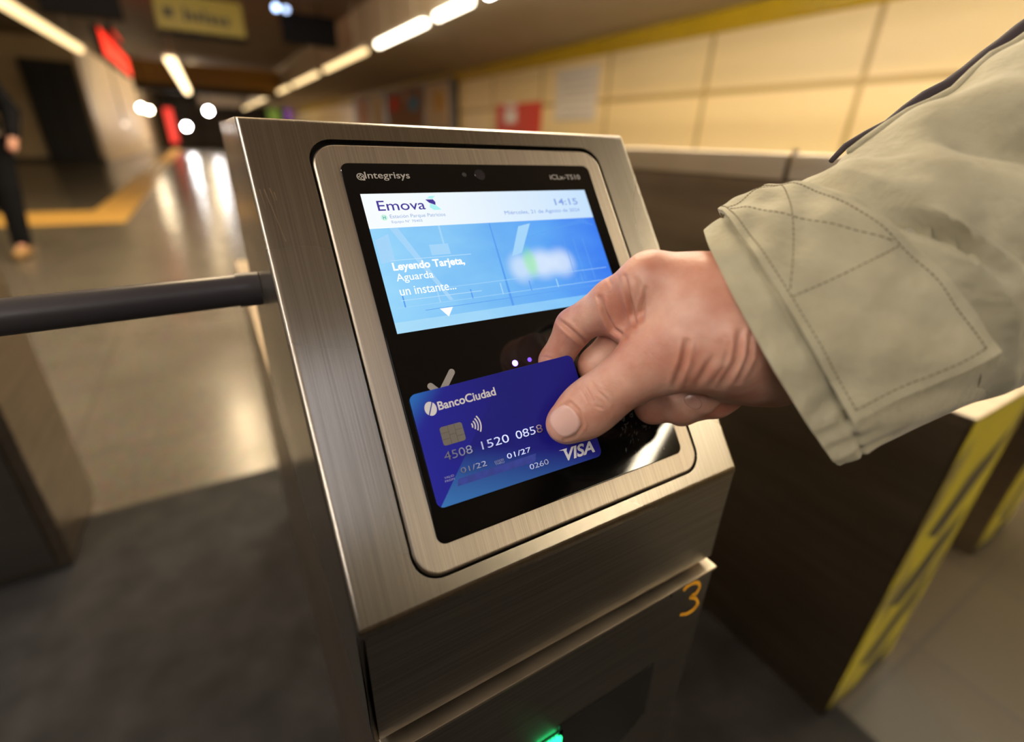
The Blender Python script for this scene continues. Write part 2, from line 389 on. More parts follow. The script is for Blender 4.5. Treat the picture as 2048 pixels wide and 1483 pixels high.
# ================================================================== CEILING LIGHTS
M_case = plain('white_light_case', (0.55, 0.5, 0.42), 0.4)
M_tube_w = emit('warm_tube', (1.0, 0.70, 0.33), 2.2)
M_tube_x = emit('warm_bright_tube', (1.0, 0.72, 0.38), 5.0)
M_tube_v = emit('white_hall_tube', (1.0, 0.88, 0.66), 9.0)
M_tube_c = emit('white_tube', (1.0, 0.86, 0.62), LAMP * 1.65)
M_tube_n = emit('neutral_white_tube', (1.0, 0.92, 0.84), LAMP * 0.85)
M_tube_h = emit('added_hall_tube', (1.0, 0.76, 0.46), LAMP * 0.8)
M_tube_k = emit('neutral_tube', (0.8, 0.85, 1.0), LAMP * 0.16)
def ceiling_light(x0, y0, y1, z, label, mt, x1=None, wid=0.13, top=None, group=None):
    x1 = x0 if x1 is None else x1
    t = empty('ceiling_light', ((x0 + x1) / 2, (y0 + y1) / 2, z), label, 'light', group)
    bm = bmesh.new()
    for s in (0,):
        v = []
        for (x, y) in ((x0, y0), (x1, y1)):
            for dx, dz in ((-wid / 2, 0), (wid / 2, 0), (wid / 2, 0.06), (-wid / 2, 0.06)):
                v.append(bm.verts.new((x + dx, y, z + 0.03 + dz)))
        for k in range(4): bm.faces.new((v[k], v[(k + 1) % 4], v[4 + (k + 1) % 4], v[4 + k]))
        bm.faces.new(v[:4]); bm.faces.new(v[4:][::-1])
    from_bm('housing', bm, M_case, t)
    bm = bmesh.new(); e = 0.04
    add_tube(bm, [(x0, y0 + e, z), (x1, y1 - e, z)], wid * 0.42, 12)
    from_bm('tube', bm, mt, t, autosmooth=0.6)
    if top:
        for f in (0.2, 0.8):
            bm = bmesh.new(); add_tube(bm, [(x0 + (x1 - x0) * f, y0 + (y1 - y0) * f, z + 0.09), (x0 + (x1 - x0) * f, y0 + (y1 - y0) * f, top)], 0.012, 8)
            from_bm('hanger', bm, M_case, t)
    return t
zr = SOF - 0.1
G = 'ceiling lights in the long right-hand row'
ROW = [(-5.2, -1.3), (-1.2, 2.2), (2.3, 6.0), (6.4, 7.5), (7.9, 10.3), (11.1, 15.0), (16.0, 20.2), (21.2, 26), (27.2, 33), (34.4, 42)]
RLAB = {3: 'white ceiling light at the top edge, nearest visible in the right-hand row', 4: 'brightest long ceiling light in the right-hand row, second from the top edge',
        5: 'warm ceiling light in the right-hand row just behind the brightest one', 6: 'ceiling light in the right-hand row left of the hanging monitor corner',
        7: 'ceiling light in the right-hand row in front of the ochre cross beam', 8: 'ceiling light in the right-hand row, last but one towards the far end',
        9: 'farthest ceiling light of the right-hand row at the far end of the hall',
        0: 'ceiling light behind the photographer, reflected in the reader glass', 1: 'ceiling light of the right-hand row above the gates', 2: 'ceiling light of the right-hand row just past the gates'}
for i, (a, b_) in enumerate(ROW):
    ceiling_light(3.2, a, b_, zr, RLAB[i], M_tube_c if i in (0, 1) else M_tube_n if i == 2 else M_tube_v if i in (3, 4) else M_tube_w, wid=0.15 if i < 3 else 0.14, top=CEIL, group=G)
ceiling_light(-2.15, 11.2, 16.6, Z0 + 1.85, 'long warm ceiling light slanting in the upper left corner', M_tube_w, x1=-1.98, wid=0.22, top=CEIL)
ceiling_light(-2.15, -3.6, 2.2, Z0 + 1.85, 'unseen ceiling light added beside the gates to light the hand', M_tube_n, wid=0.26, top=CEIL)  # unseen light added on the left as key light for the hand
for k_, (xa, ya, yb2) in enumerate(((-0.2, 2.4, 5.4), (-0.2, 6.0, 8.6), (-3.6, 5.0, 9.0), (1.7, 1.2, 5.4), (0.4, 25.5, 29.8), (0.4, 30.5, 35.5))):  # unseen lights added to brighten the hall, the cream wall and the far end
    ceiling_light(xa, ya, yb2, Z0 + 2.45, ('unseen ceiling light added over the hall just past the gates', 'unseen ceiling light added over the hall above the hanging signs', 'unseen ceiling light added over the left side of the hall', 'unseen ceiling light added over the hall nearest the cream wall', 'hidden ceiling light added beyond the ochre cross beam, nearer one', 'hidden ceiling light added beyond the ochre cross beam, farther one')[k_], M_tube_c if k_ == 3 else M_tube_h, wid=0.3, top=CEIL)
ceiling_light(-0.17, 12.3, 21.5, Z0 + 1.4, 'short steep ceiling light hanging before the ochre beam', M_tube_x, x1=0.02, wid=0.2, top=CEIL)
ceiling_light(0.25, -2.9, -1.3, Z0 + 1.85, 'ceiling light above and behind the photographer over the gates', M_tube_k, wid=0.2, top=CEIL)

# ================================================================== TURNSTILE WITH THE CARD READER
W = 0.2405; HF = 0.2390
gate = empty('turnstile', (0.12, 0.3, 0.0), 'brushed steel turnstile with lit blue reader screen and a painted orange 3', 'turnstile', 'turnstiles in the row')
# hood: sloped face with a rounded opening for the reader plate, sides, top, back and front drop
PU0, PU1, PV0, PV1 = 0.0282, 0.2117, 0.0089, 0.2284
hole = rrect(PU0, PU1, PV0, PV1, 0.013, 8)
bm = bmesh.new()
HB = -0.074                                # lower edge of the hood, from the fold
YB = 0.33                                  # back of the hood
zt = HF * math.sin(AL); yt = HF * math.cos(AL)
prof = [(0, HB), (0, 0), (yt, zt), (YB, zt), (YB, HB)]
L = [bm.verts.new((0, y, z + Z0)) for y, z in prof]; Rr = [bm.verts.new((W, y, z + Z0)) for y, z in prof]
bm.faces.new(L); bm.faces.new(Rr[::-1])
for k in range(5):
    if k == 1: continue
    j = (k + 1) % 5
    bm.faces.new((L[k], Rr[k], Rr[j], L[j]))
fe = [e for e in bm.edges if any(set(e.verts) == set(p) for p in ((L[1], L[2]), (Rr[1], Rr[2]), (L[2], Rr[2]), (L[0], L[1]), (Rr[0], Rr[1])))]
# sloped face with hole: bridge outer loop to inner loop
inner = [bm.verts.new(FACE(u, v, 0)) for u, v in hole]
corner = [Rr[2], L[2], L[1], Rr[1]]         # order matching rrect's quadrants: +u+v, -u+v, -u-v, +u-v
nq = 9
for q in range(4):
    seg = inner[q * nq:(q + 1) * nq]
    for a, b_ in zip(seg, seg[1:]): bm.faces.new((corner[q], a, b_))
    bm.faces.new((corner[q], seg[-1], inner[((q + 1) * nq) % len(inner)], corner[(q + 1) % 4]))
deep = [bm.verts.new(FACE(u, v, -0.006)) for u, v in hole]
for k in range(len(inner)):
    j = (k + 1) % len(inner); bm.faces.new((inner[k], deep[k], deep[j], inner[j]))
fl = bm.edges.get((L[1], Rr[1]))
ed = [bm.edges.get(p) for p in ((L[1], L[2]), (Rr[1], Rr[2]), (L[2], Rr[2]), (L[0], L[1]), (Rr[0], Rr[1]), (L[1], Rr[1]))]
bmesh.ops.bevel(bm, geom=[e for e in ed if e], offset=0.0028, segments=4, affect='EDGES', profile=0.5)
bmesh.ops.recalc_face_normals(bm, faces=bm.faces)
for f_ in bm.faces:
    if f_.normal.y < -.9: f_.material_index = 1
    elif abs(f_.normal.x) > .9: f_.material_index = 2
hood = from_bm('hood', bm, [M_steel_face, M_steel_vert, M_steel_side], gate, autosmooth=0.5)
bm = bmesh.new(); 
f0 = [bm.verts.new(FACE(u, v, -0.0058)) for u, v in hole]; bm.faces.new(f0)
from_bm('recess', bm, M_black, gate)
# a few bare scratches on the left border
bm = bmesh.new()
M_scr = plain('bare_scratch', (0.75, 0.62, 0.5), 0.25, metal=1.0)
for (x0, y0), (x1, y1), wd in (((528, 378), (572, 483), .00022), ((539, 376), (550, 402), .0002), ((519, 378), (532, 418), .00018), ((548, 384), (554, 402), .00018)):
    P = []
    for x, y in ((x0, y0), (x1, y1)):
        d = ray(x, y); s = -(FN @ (CAM - FO)) / (FN @ d); q = CAM + s * d - FO; P.append((q[0], q @ FV))
    (a, c), (e, g) = P
    poly(bm, FACE, [(a - wd, c), (a + wd, c), (e + wd * .3, g), (e - wd * .3, g)], 0.00008)
from_bm('scratches', bm, M_scr, hood)
# reader plate, slightly proud with rounded edge and a fine gap all round
gp = 0.0011
plate = slab('reader_plate', FACE, rrect(PU0 + gp, PU1 - gp, PV0 + 0.0006, PV1 - 0.0022, 0.0125, 8), -0.0055, 0.0004, M_steel_plate, gate, bev=0.0022)
GU0, GU1, GV0, GV1 = 0.0415, 0.1993, 0.0222, 0.2146
gl = slab('reader_glass', FACE, rrect(GU0, GU1, GV0, GV1, 0.0045, 6), -0.003, 0.0012, M_glass, gate, bev=0.0007)
N1 = 0.00122
SU0, SU1, SV0, SV1 = 0.0479, 0.1900, 0.1226, 0.1970
# --- display: lit picture
m, nt, b = new_mat('lit_reader_display'); setp(b, Base_Color=(0, 0, 0, 1), Roughness=0.05)
tc = nt.nodes.new('ShaderNodeTexCoord'); sp = nt.nodes.new('ShaderNodeSeparateXYZ'); nt.links.new(tc.outputs['UV'], sp.inputs[0])
rb = nt.nodes.new('ShaderNodeValToRGB'); cr = rb.color_ramp
cr.elements[0].position = 0.0; cr.elements[0].color = (0.31, 0.67, 0.97, 1)
cr.elements[1].position = 1.0; cr.elements[1].color = (0.045, 0.21, 0.88, 1)
e_ = cr.elements.new(0.4); e_.color = (0.19, 0.51, 0.92, 1)
e_ = cr.elements.new(0.7); e_.color = (0.11, 0.38, 0.92, 1)
nt.links.new(sp.outputs['X'], rb.inputs['Fac'])
rb2 = nt.nodes.new('ShaderNodeValToRGB'); rb2.color_ramp.elements[0].color = (0.93, 0.98, 1.0, 1); rb2.color_ramp.elements[1].color = (0.56, 0.76, 0.98, 1); rb2.color_ramp.elements[0].position = .15
nt.links.new(sp.outputs['X'], rb2.inputs['Fac'])
# lower strip slightly paler
rb3 = nt.nodes.new('ShaderNodeValToRGB'); rb3.color_ramp.elements[0].color = (0.42, 0.74, 0.95, 1); rb3.color_ramp.elements[1].color = (0.16, 0.5, 0.95, 1)
nt.links.new(sp.outputs['X'], rb3.inputs['Fac'])
lt = nt.nodes.new('ShaderNodeMath'); lt.operation = 'LESS_THAN'; lt.inputs[1].default_value = 0.075; nt.links.new(sp.outputs['Y'], lt.inputs[0])
mb = nt.nodes.new('ShaderNodeMixRGB'); nt.links.new(lt.outputs[0], mb.inputs[0]); nt.links.new(rb.outputs[0], mb.inputs[1]); nt.links.new(rb3.outputs[0], mb.inputs[2])
nz = nt.nodes.new('ShaderNodeTexNoise'); nz.inputs['Scale'].default_value = 5; nz.inputs['Detail'].default_value = 4
nt.links.new(tc.outputs['UV'], nz.inputs['Vector'])
mz = nt.nodes.new('ShaderNodeMixRGB'); mz.blend_type = 'SOFT_LIGHT'; mz.inputs[0].default_value = 0.35; nt.links.new(mb.outputs[0], mz.inputs[1]); nt.links.new(nz.outputs['Fac'], mz.inputs[2])
def blob(cx, cy, sx, sy, prev, col, amt):
    vm = nt.nodes.new('ShaderNodeVectorMath'); vm.operation = 'SUBTRACT'; vm.inputs[1].default_value = (cx, cy, 0); nt.links.new(tc.outputs['UV'], vm.inputs[0])
    vd = nt.nodes.new('ShaderNodeVectorMath'); vd.operation = 'MULTIPLY'; vd.inputs[1].default_value = (1 / sx, 1 / sy, 0); nt.links.new(vm.outputs[0], vd.inputs[0])
    ln = nt.nodes.new('ShaderNodeVectorMath'); ln.operation = 'LENGTH'; nt.links.new(vd.outputs[0], ln.inputs[0])
    mr = nt.nodes.new('ShaderNodeMapRange'); mr.interpolation_type = 'SMOOTHSTEP'
    mr.inputs['From Min'].default_value = 1.3; mr.inputs['From Max'].default_value = 0.3; mr.inputs['To Max'].default_value = amt
    nt.links.new(ln.outputs['Value'], mr.inputs['Value'])
    mm = nt.nodes.new('ShaderNodeMixRGB'); mm.inputs[2].default_value = c4(col)
    nt.links.new(mr.outputs[0], mm.inputs[0]); nt.links.new(prev, mm.inputs[1]); return mm.outputs[0]
o_ = mz.outputs[0]
o_ = blob(0.555, 0.36, 0.06, 0.13, o_, (0.72, 0.86, 1.0), 0.7)
o_ = blob(0.66, 0.375, 0.085, 0.13, o_, (0.78, 0.88, 1.0), 0.8)
o_ = blob(0.755, 0.37, 0.07, 0.13, o_, (0.75, 0.86, 1.0), 0.75)
o_ = blob(0.605, 0.395, 0.035, 0.13, o_, (0.3, 0.85, 0.3), 0.6)
gt_ = nt.nodes.new('ShaderNodeMath'); gt_.operation = 'GREATER_THAN'; gt_.inputs[1].default_value = 0.742; nt.links.new(sp.outputs['Y'], gt_.inputs[0])
mh = nt.nodes.new('ShaderNodeMixRGB'); nt.links.new(gt_.outputs[0], mh.inputs[0]); nt.links.new(o_, mh.inputs[1]); nt.links.new(rb2.outputs[0], mh.inputs[2])
nt.links.new(mh.outputs[0], b.inputs['Emission Color']); b.inputs['Emission Strength'].default_value = 1.0
M_disp = m
M_pic_hi = emit('picture_pale', (0.36, 0.66, 0.95), 1.0)
M_pic_lo = emit('picture_deep', (0.085, 0.33, 0.86), 1.0)
M_wtext = emit('lit_white_text', (0.95, 0.98, 1.0), 1.05)
bm = bmesh.new(); uvl = bm.loops.layers.uv.new('UVMap')
f = poly(bm, FACE, [(SU0, SV0), (SU1, SV0), (SU1, SV1), (SU0, SV1)], N1)
for lp, uv in zip(f.loops, ((0, 0), (1, 0), (1, 1), (0, 1))): lp[uvl].uv = uv
def DV(a, b2): return (SU0 + a * (SU1 - SU0), SV0 + b2 * (SV1 - SV0))
# faint station picture behind the message
def pic(pts, mi): poly(bm, FACE, [DV(*p) for p in pts], N1 + 0.00003, mi)
pic([(0.07, 0.742), (0.10, 0.742), (0.235, 0.18), (0.22, 0.18)], 1)
pic([(0.255, 0.742), (0.262, 0.742), (0.262, 0.60), (0.255, 0.60)], 1)
pic([(0.2, 0.6), (0.275, 0.6), (0.275, 0.52), (0.2, 0.52)], 1)
pic([(0.01, 0.66), (0.06, 0.70), (0.06, 0.5), (0.01, 0.49)], 1)
pic([(0.47, 0.742), (0.475, 0.742), (0.475, 0.075), (0.465, 0.075)], 2)
pic([(0.60, 0.70), (0.66, 0.72), (0.58, 0.48), (0.53, 0.46)], 1)
for k in range(5): pic([(0.62 + .07 * k, 0.60 + .03 * k), (0.625 + .07 * k, 0.60 + .03 * k), (0.95 + .01 * k, 0.735 - .015 * k), (0.94 + .01 * k, 0.735 - .015 * k)][:4], 2)
for k in range(7): pic([(0.05 + .13 * k, 0.17), (0.055 + .13 * k, 0.17), (0.055 + .13 * k, 0.26 - .01 * (k % 3)), (0.05 + .13 * k, 0.26 - .01 * (k % 3))], 1 if k % 2 else 2)
for k in range(3): pic([(0.8 + .05 * k, 0.2), (0.803 + .05 * k, 0.2), (0.803 + .05 * k, 0.56), (0.8 + .05 * k, 0.56)], 2)
for k, v in enumerate((0.168, 0.13, 0.272)): pic([(0.02 + .1 * k, v), (0.98, v + .012), (0.98, v + .016), (0.02 + .1 * k, v + .004)], 1 if k != 1 else 2)
disp = from_bm('display', bm, [M_disp, M_pic_hi, M_pic_lo], gate)
N2 = N1 + 0.0001
M_ink = emit('dark_blue_screen_ink', (0.05, 0.03, 0.30), 1.0)
M_ink2 = emit('soft_blue_screen_ink', (0.30, 0.42, 0.72), 1.0)
M_ink3 = emit('mid_blue_screen_ink', (0.20, 0.34, 0.74), 1.0)
M_mint = emit('mint_screen_ink', (0.42, 0.90, 0.88), 1.0)
M_mint2 = emit('pale_green_screen_ink', (0.6, 0.92, 0.75), 1.0)
M_teal = emit('teal_screen_ink', (0.05, 0.36, 0.45), 1.0)
def T(nm, s, u0, v0, wd, ht, mt, **k): return lettering(nm, s, FACE, u0 / 1000, v0 / 1000, wd / 1000, ht / 1000 if ht else None, mt, disp, n=k.pop('n', N2), depth=0.00005, **k)
T('operator_lettering', 'Emova', 54.8, 187.3, 25.4, 5.6, M_ink, bold=0.004)
T('station_lettering', 'Estación Parque Patricios', 59.8, 182.4, 30.4, 2.6, M_ink2)
T('unit_lettering', 'Equipo N° 70403', 60.0, 179.9, 16.4, 1.9, M_ink2)
T('clock_lettering', '14:15', 163.9, 187.0, 17.4, 4.4, M_ink3, bold=0.012)
T('date_lettering', 'Miércoles, 21 de Agosto de 2024', 126.9, 181.6, 54, 3.0, M_ink3)
T('message_lettering', 'Leyendo Tarjeta,', 54.3, 153.4, 39.2, 5.6, M_wtext, bold=0.03)
T('message_lettering', 'Aguarda', 54.6, 147.8, 19.5, 5.2, M_wtext, bold=0.004)
T('message_lettering', 'un instante...', 54.5, 141.4, 30, 4.4, M_wtext, bold=0.004)
bm = bmesh.new(); cx, cy = 0.0568, 0.1836
poly(bm, FACE, [(cx + 0.0017 * math.cos(t), cy + 0.0017 * math.sin(t)) for t in np.linspace(0, 2 * math.pi, 24, endpoint=False)], N2)
from_bm('line_badge', bm, M_mint2, disp)
T('line_letter', 'H', 56.1, 182.6, 1.45, 1.9, M_teal, n=N2 + .00005, bold=0.01)
bm = bmesh.new()      # the operator's ribbon mark: pale wing, dark wing, pale wing
def q4(a): return [(x / 1000, y / 1000) for x, y in a]
poly(bm, FACE, q4([(82.2, 193.6), (84.2, 195.0), (87.4, 195.0), (85.4, 193.4)]), N2, 0)
poly(bm, FACE, q4([(81.2, 193.0), (85.6, 193.0), (86.6, 191.4), (86.2, 189.7), (83.0, 191.0)]), N2 + .00004, 1)
poly(bm, FACE, q4([(83.2, 190.6), (86.2, 189.7), (89.0, 186.8), (84.6, 186.8), (82.6, 188.4)]), N2, 0)
from_bm('operator_mark', bm, [M_mint, M_ink], disp)
bm = bmesh.new()
poly(bm, FACE, q4([(72.6, 132.2), (79.8, 132.2), (76.2, 127.4)]), N2)
from_bm('arrow_icon', bm, M_wtext, disp)
bm = bmesh.new()
M_rule = emit('pale_rule', (0.5, 0.75, 0.97), 1.0)
poly(bm, FACE, q4([(54, 160.0), (98.5, 160.0), (98.5, 160.3), (54, 160.3)]), N2); poly(bm, FACE, q4([(54, 138.7), (98.5, 138.7), (98.5, 139.0), (54, 139.0)]), N2)
from_bm('rule_line', bm, M_rule, disp)
# --- prints, lens and lamps on the glass
lettering('maker_lettering', 'Integrisys', FACE, 0.0526, 0.2043, 0.0237, 0.0050, M_print_grey, gl, n=N1, bold=0.006)
bm = bmesh.new(); cx, cy, R1 = 0.0504, 0.2066, 0.0020
ang = np.linspace(0, 2 * math.pi, 28, endpoint=False)
for k in range(28):
    a, c = ang[k], ang[(k + 1) % 28]
    poly(bm, FACE, [(cx + R1 * math.cos(a), cy + R1 * math.sin(a)), (cx + R1 * math.cos(c), cy + R1 * math.sin(c)), (cx + R1 * .78 * math.cos(c), cy + R1 * .78 * math.sin(c)), (cx + R1 * .78 * math.cos(a), cy + R1 * .78 * math.sin(a))], N1 + .00005)
for sgn in (1, -1):
    for off in (-0.0006, 0.0006):
        d = np.array([1, sgn]) / math.sqrt(2); nn_ = np.array([-d[1], d[0]]); c0 = np.array([cx, cy]) + nn_ * off
        hl = math.sqrt(max(R1 ** 2 - off ** 2, 0)) * .95; wd = 0.00016
        poly(bm, FACE, [c0 - d * hl - nn_ * wd, c0 + d * hl - nn_ * wd, c0 + d * hl + nn_ * wd, c0 - d * hl + nn_ * wd], N1 + .00006)
poly(bm, FACE, [(cx + .0006, cy - .0021), (cx + .0020, cy - .0021), (cx + .0020, cy - .0006)], N1 + .00005)
from_bm('maker_mark', bm, M_print_grey, gl)
lettering('model_lettering', 'iCLx-TS10', FACE, 0.1664, 0.2044, 0.0234, 0.0034, M_print_grey, gl, n=N1, bold=0.008)
M_lens = plain('lens_glass', (0.012, 0.012, 0.016), 0.08, spec=0.8)
M_lens_ring = plain('lens_ring', (0.025, 0.025, 0.027), 0.35)
def disc(name, u, v, r, mt, parent, n, h=0.0003):
    return slab(name, FACE, [(u + r * math.cos(t), v + r * math.sin(t)) for t in np.linspace(0, 2 * math.pi, 28, endpoint=False)], n, n + h, mt, parent, bev=h * .6)
disc('camera_lens', 0.1183, 0.2076, 0.0033, M_lens, gl, N1)
disc('light_sensor', 0.1085, 0.2077, 0.0013, M_lens_ring, gl, N1)
disc('status_light', 0.1055, 0.0967, 0.00165, emit('blue_lamp', (0.16, 0.08, 1.0), 14), gl, N1)
disc('status_light', 0.1147, 0.0969, 0.0012, emit('dim_violet_lamp', (0.16, 0.06, 0.85), 2.2), gl, N1)
bm = bmesh.new()       # printed tick with rounded stroke
def stroke(p, q, r):
    p, q = np.array(p), np.array(q); d = (q - p) / np.linalg.norm(q - p); a0 = math.atan2(d[1], d[0]); pts = []
    for k in range(9): t = a0 - math.pi / 2 + math.pi * k / 8; pts.append(q + r * np.array([math.cos(t), math.sin(t)]))
    for k in range(9): t = a0 + math.pi / 2 + math.pi * k / 8; pts.append(p + r * np.array([math.cos(t), math.sin(t)]))
    return pts
poly(bm, FACE, stroke((0.0572, 0.0943), (0.0612, 0.0895), 0.00165), N1 + 2e-5); poly(bm, FACE, stroke((0.0612, 0.0895), (0.0696, 0.0990), 0.00165), N1 + 4e-5)
from_bm('tick_print', bm, M_print_grey, gl)
# greasy finger marks near the lower right of the glass
bm = bmesh.new(); M_smear = plain('grease_smear', (0.15, 0.15, 0.14), 0.5, noise=0.6, nscale=900)
for (x, y, r) in ((1226, 842, .0011), (1243, 838, .0014), (1260, 831, .0011)):
    d = ray(x, y); s = -(FN @ (CAM - FO)) / (FN @ d); q = CAM + s * d - FO; cu_, cv_ = q[0], q @ FV
    for k in range(20):
        if rng.random() < .2: continue
        a, c = 2 * math.pi * k / 20, 2 * math.pi * (k + 1) / 20
        poly(bm, FACE, [(cu_ + r * math.cos(a), cv_ + r * math.sin(a)), (cu_ + r * math.cos(c), cv_ + r * math.sin(c)), (cu_ + r * .72 * math.cos(c), cv_ + r * .72 * math.sin(c)), (cu_ + r * .72 * math.cos(a), cv_ + r * .72 * math.sin(a))], N1 + 2e-5)
for k in range(60):
    cu_, cv_ = 0.158 + 0.03 * rng.random(), 0.026 + 0.028 * rng.random(); l_ = 0.0005 + .0013 * rng.random(); a = rng.normal(0.9, .5); wd = .00006 + .0001 * rng.random()
    d = np.array([math.cos(a), math.sin(a)]); n_ = np.array([-d[1], d[0]]); c0 = np.array([cu_, cv_])
    poly(bm, FACE, [c0 - d * l_, c0 - n_ * wd, c0 + d * l_, c0 + n_ * wd], N1 + 2e-5)
from_bm('finger_marks', bm, M_smear, gl)

# --- lower housing
LZ = -0.080
bm = bmesh.new(); add_box(bm, (0.004, 0.004, 0.0), (W - 0.004, 1.15, Z0 - 0.085), 0.002)
from_bm('cabinet', bm, M_steel_dark, gate, autosmooth=0.5)
bm = bmesh.new(); add_box(bm, (0.004, 0.03, Z0 - 0.09), (W - 0.004, 0.325, Z0 + 0.0))
from_bm('inner_box', bm, M_black, gate)
bm = bmesh.new(); add_box(bm, (0.002, -0.0035, 0.02), (W - 0.001, 0.0035, Z0 + LZ), 0.0009)
fp = from_bm('front_panel', bm, M_steel_vert, gate, autosmooth=0.5)
bm = bmesh.new(); add_box(bm, (0.003, -0.0058, Z0 + LZ - 0.0022), (W - 0.001, 0.012, Z0 + LZ + 0.0003), 0.0007)
from_bm('ledge', bm, M_steel_rail, fp, autosmooth=0.5)
# window of the ticket slot, and the green arrow lamp
def fr2(px, py):
    p = on_y(px, py, -0.0035); return (p[0], p[2] - Z0)
wn = slab('slot_window', FRONT, [fr2(1307, 1325), (0.112, fr2(1307, 1325)[1]), (0.112, -0.235), (0.176, -0.240), (0.2008, -0.2185)], 0.002, 0.0042, plain('smoked_window', (0.006, 0.006, 0.006), 0.15), gate, bev=0.0005)
M_green = emit('green_led', (0.02, 0.9, 0.25), 3.5)
bm = bmesh.new()
for i in range(6):
    for j in range(5):
        u = 0.0985 + i * 0.0029; v = -0.1655 - j * 0.0029
        if u - 0.098 > 0.016 - abs(v + 0.171) * .2: continue
        add_box(bm, (u - .0011, -0.0062, Z0 + v - .0011), (u + .0011, -0.0040, Z0 + v + .0011), .0004, 1)
from_bm('green_arrow_lamp', bm, M_green, gate)
bm = bmesh.new(); add_box(bm, (0.095, -0.0042, Z0 - 0.182), (0.1155, -0.0036, Z0 - 0.1625)); from_bm('lamp_backing', bm, plain('dark_green_backing', (0.003, 0.02, 0.008), .4), gate)
bm = bmesh.new(); x_, z_ = fr2(1343, 1186); add_box(bm, (x_ - .0009, -0.0039, Z0 + z_ - .0035), (x_ + .0009, -0.0034, Z0 + z_ + .003)); from_bm('key_notch', bm, M_black, fp)
# hand-painted 3
pts3 = [(1366, 1180), (1380, 1166), (1396, 1163), (1400, 1172), (1392, 1186), (1379, 1194), (1392, 1195), (1396, 1206), (1386, 1219), (1372, 1227), (1360, 1228)]
P3 = np.array([fr2(x, y) for x, y in pts3])
tt = np.linspace(0, 1, 60); kk = np.linspace(0, 1, len(P3)); S3 = np.stack([np.interp(tt, kk, P3[:, i]) for i in (0, 1)], 1)
for _ in range(3): S3[1:-1] = (S3[:-2] + 2 * S3[1:-1] + S3[2:]) / 4
bm = bmesh.new(); va = []; wd = 0.0019
for i in range(60):
    d = S3[min(i + 1, 59)] - S3[max(i - 1, 0)]; d /= np.linalg.norm(d); n_ = np.array([-d[1], d[0]]) * (wd * (0.8 + .25 * math.sin(i * .3)))
    va.append((bm.verts.new(FRONT(*(S3[i] + n_), 0.0037)), bm.verts.new(FRONT(*(S3[i] - n_), 0.0037))))
for a, c in zip(va, va[1:]): bm.faces.new((a[0], a[1], c[1], c[0]))
from_bm('painted_number', bm, M_orange, gate)
# --- barrier arm out to the left of the hood
bm = bmesh.new(); yb, zb_ = 0.2, Z0 + 0.094
arm = None
add_tube(bm, [(-0.012, yb, zb_), (-0.60, yb + 0.01, zb_ - 0.012)], [0.0098, 0.0098], 20)
arm = from_bm('barrier_arm', bm, M_bar, gate, autosmooth=0.6)
bm = bmesh.new(); add_tube(bm, [(-0.0005, yb, zb_), (-0.0135, yb, zb_)], 0.0106, 20); from_bm('collar', bm, M_bar, arm, autosmooth=0.6)

# ================================================================== NEIGHBOURING GATES
M_hz = None
m, nt, b = new_mat('worn_yellow_warning_sticker'); setp(b, Roughness=0.45)
tc = nt.nodes.new('ShaderNodeTexCoord'); mp = nt.nodes.new('ShaderNodeMapping'); mp.inputs['Scale'].default_value = (14, 14, 5)
nt.links.new(tc.outputs['Object'], mp.inputs[0]); n = nt.nodes.new('ShaderNodeTexNoise'); n.inputs['Scale'].default_value = 1; n.inputs['Detail'].default_value = 4; nt.links.new(mp.outputs[0], n.inputs['Vector'])
r = nt.nodes.new('ShaderNodeValToRGB'); r.color_ramp.elements[0].position = .36; r.color_ramp.elements[1].position = .5
r.color_ramp.elements[0].color = (0.2, 0.16, 0.05, 1); r.color_ramp.elements[1].color = (0.5, 0.42, 0.02, 1)
nt.links.new(n.outputs['Fac'], r.inputs[0]); nt.links.new(r.outputs[0], b.inputs['Base Color']); M_hz = m
M_hz_dark = plain('dark_chevron', (0.05, 0.045, 0.03), 0.5)
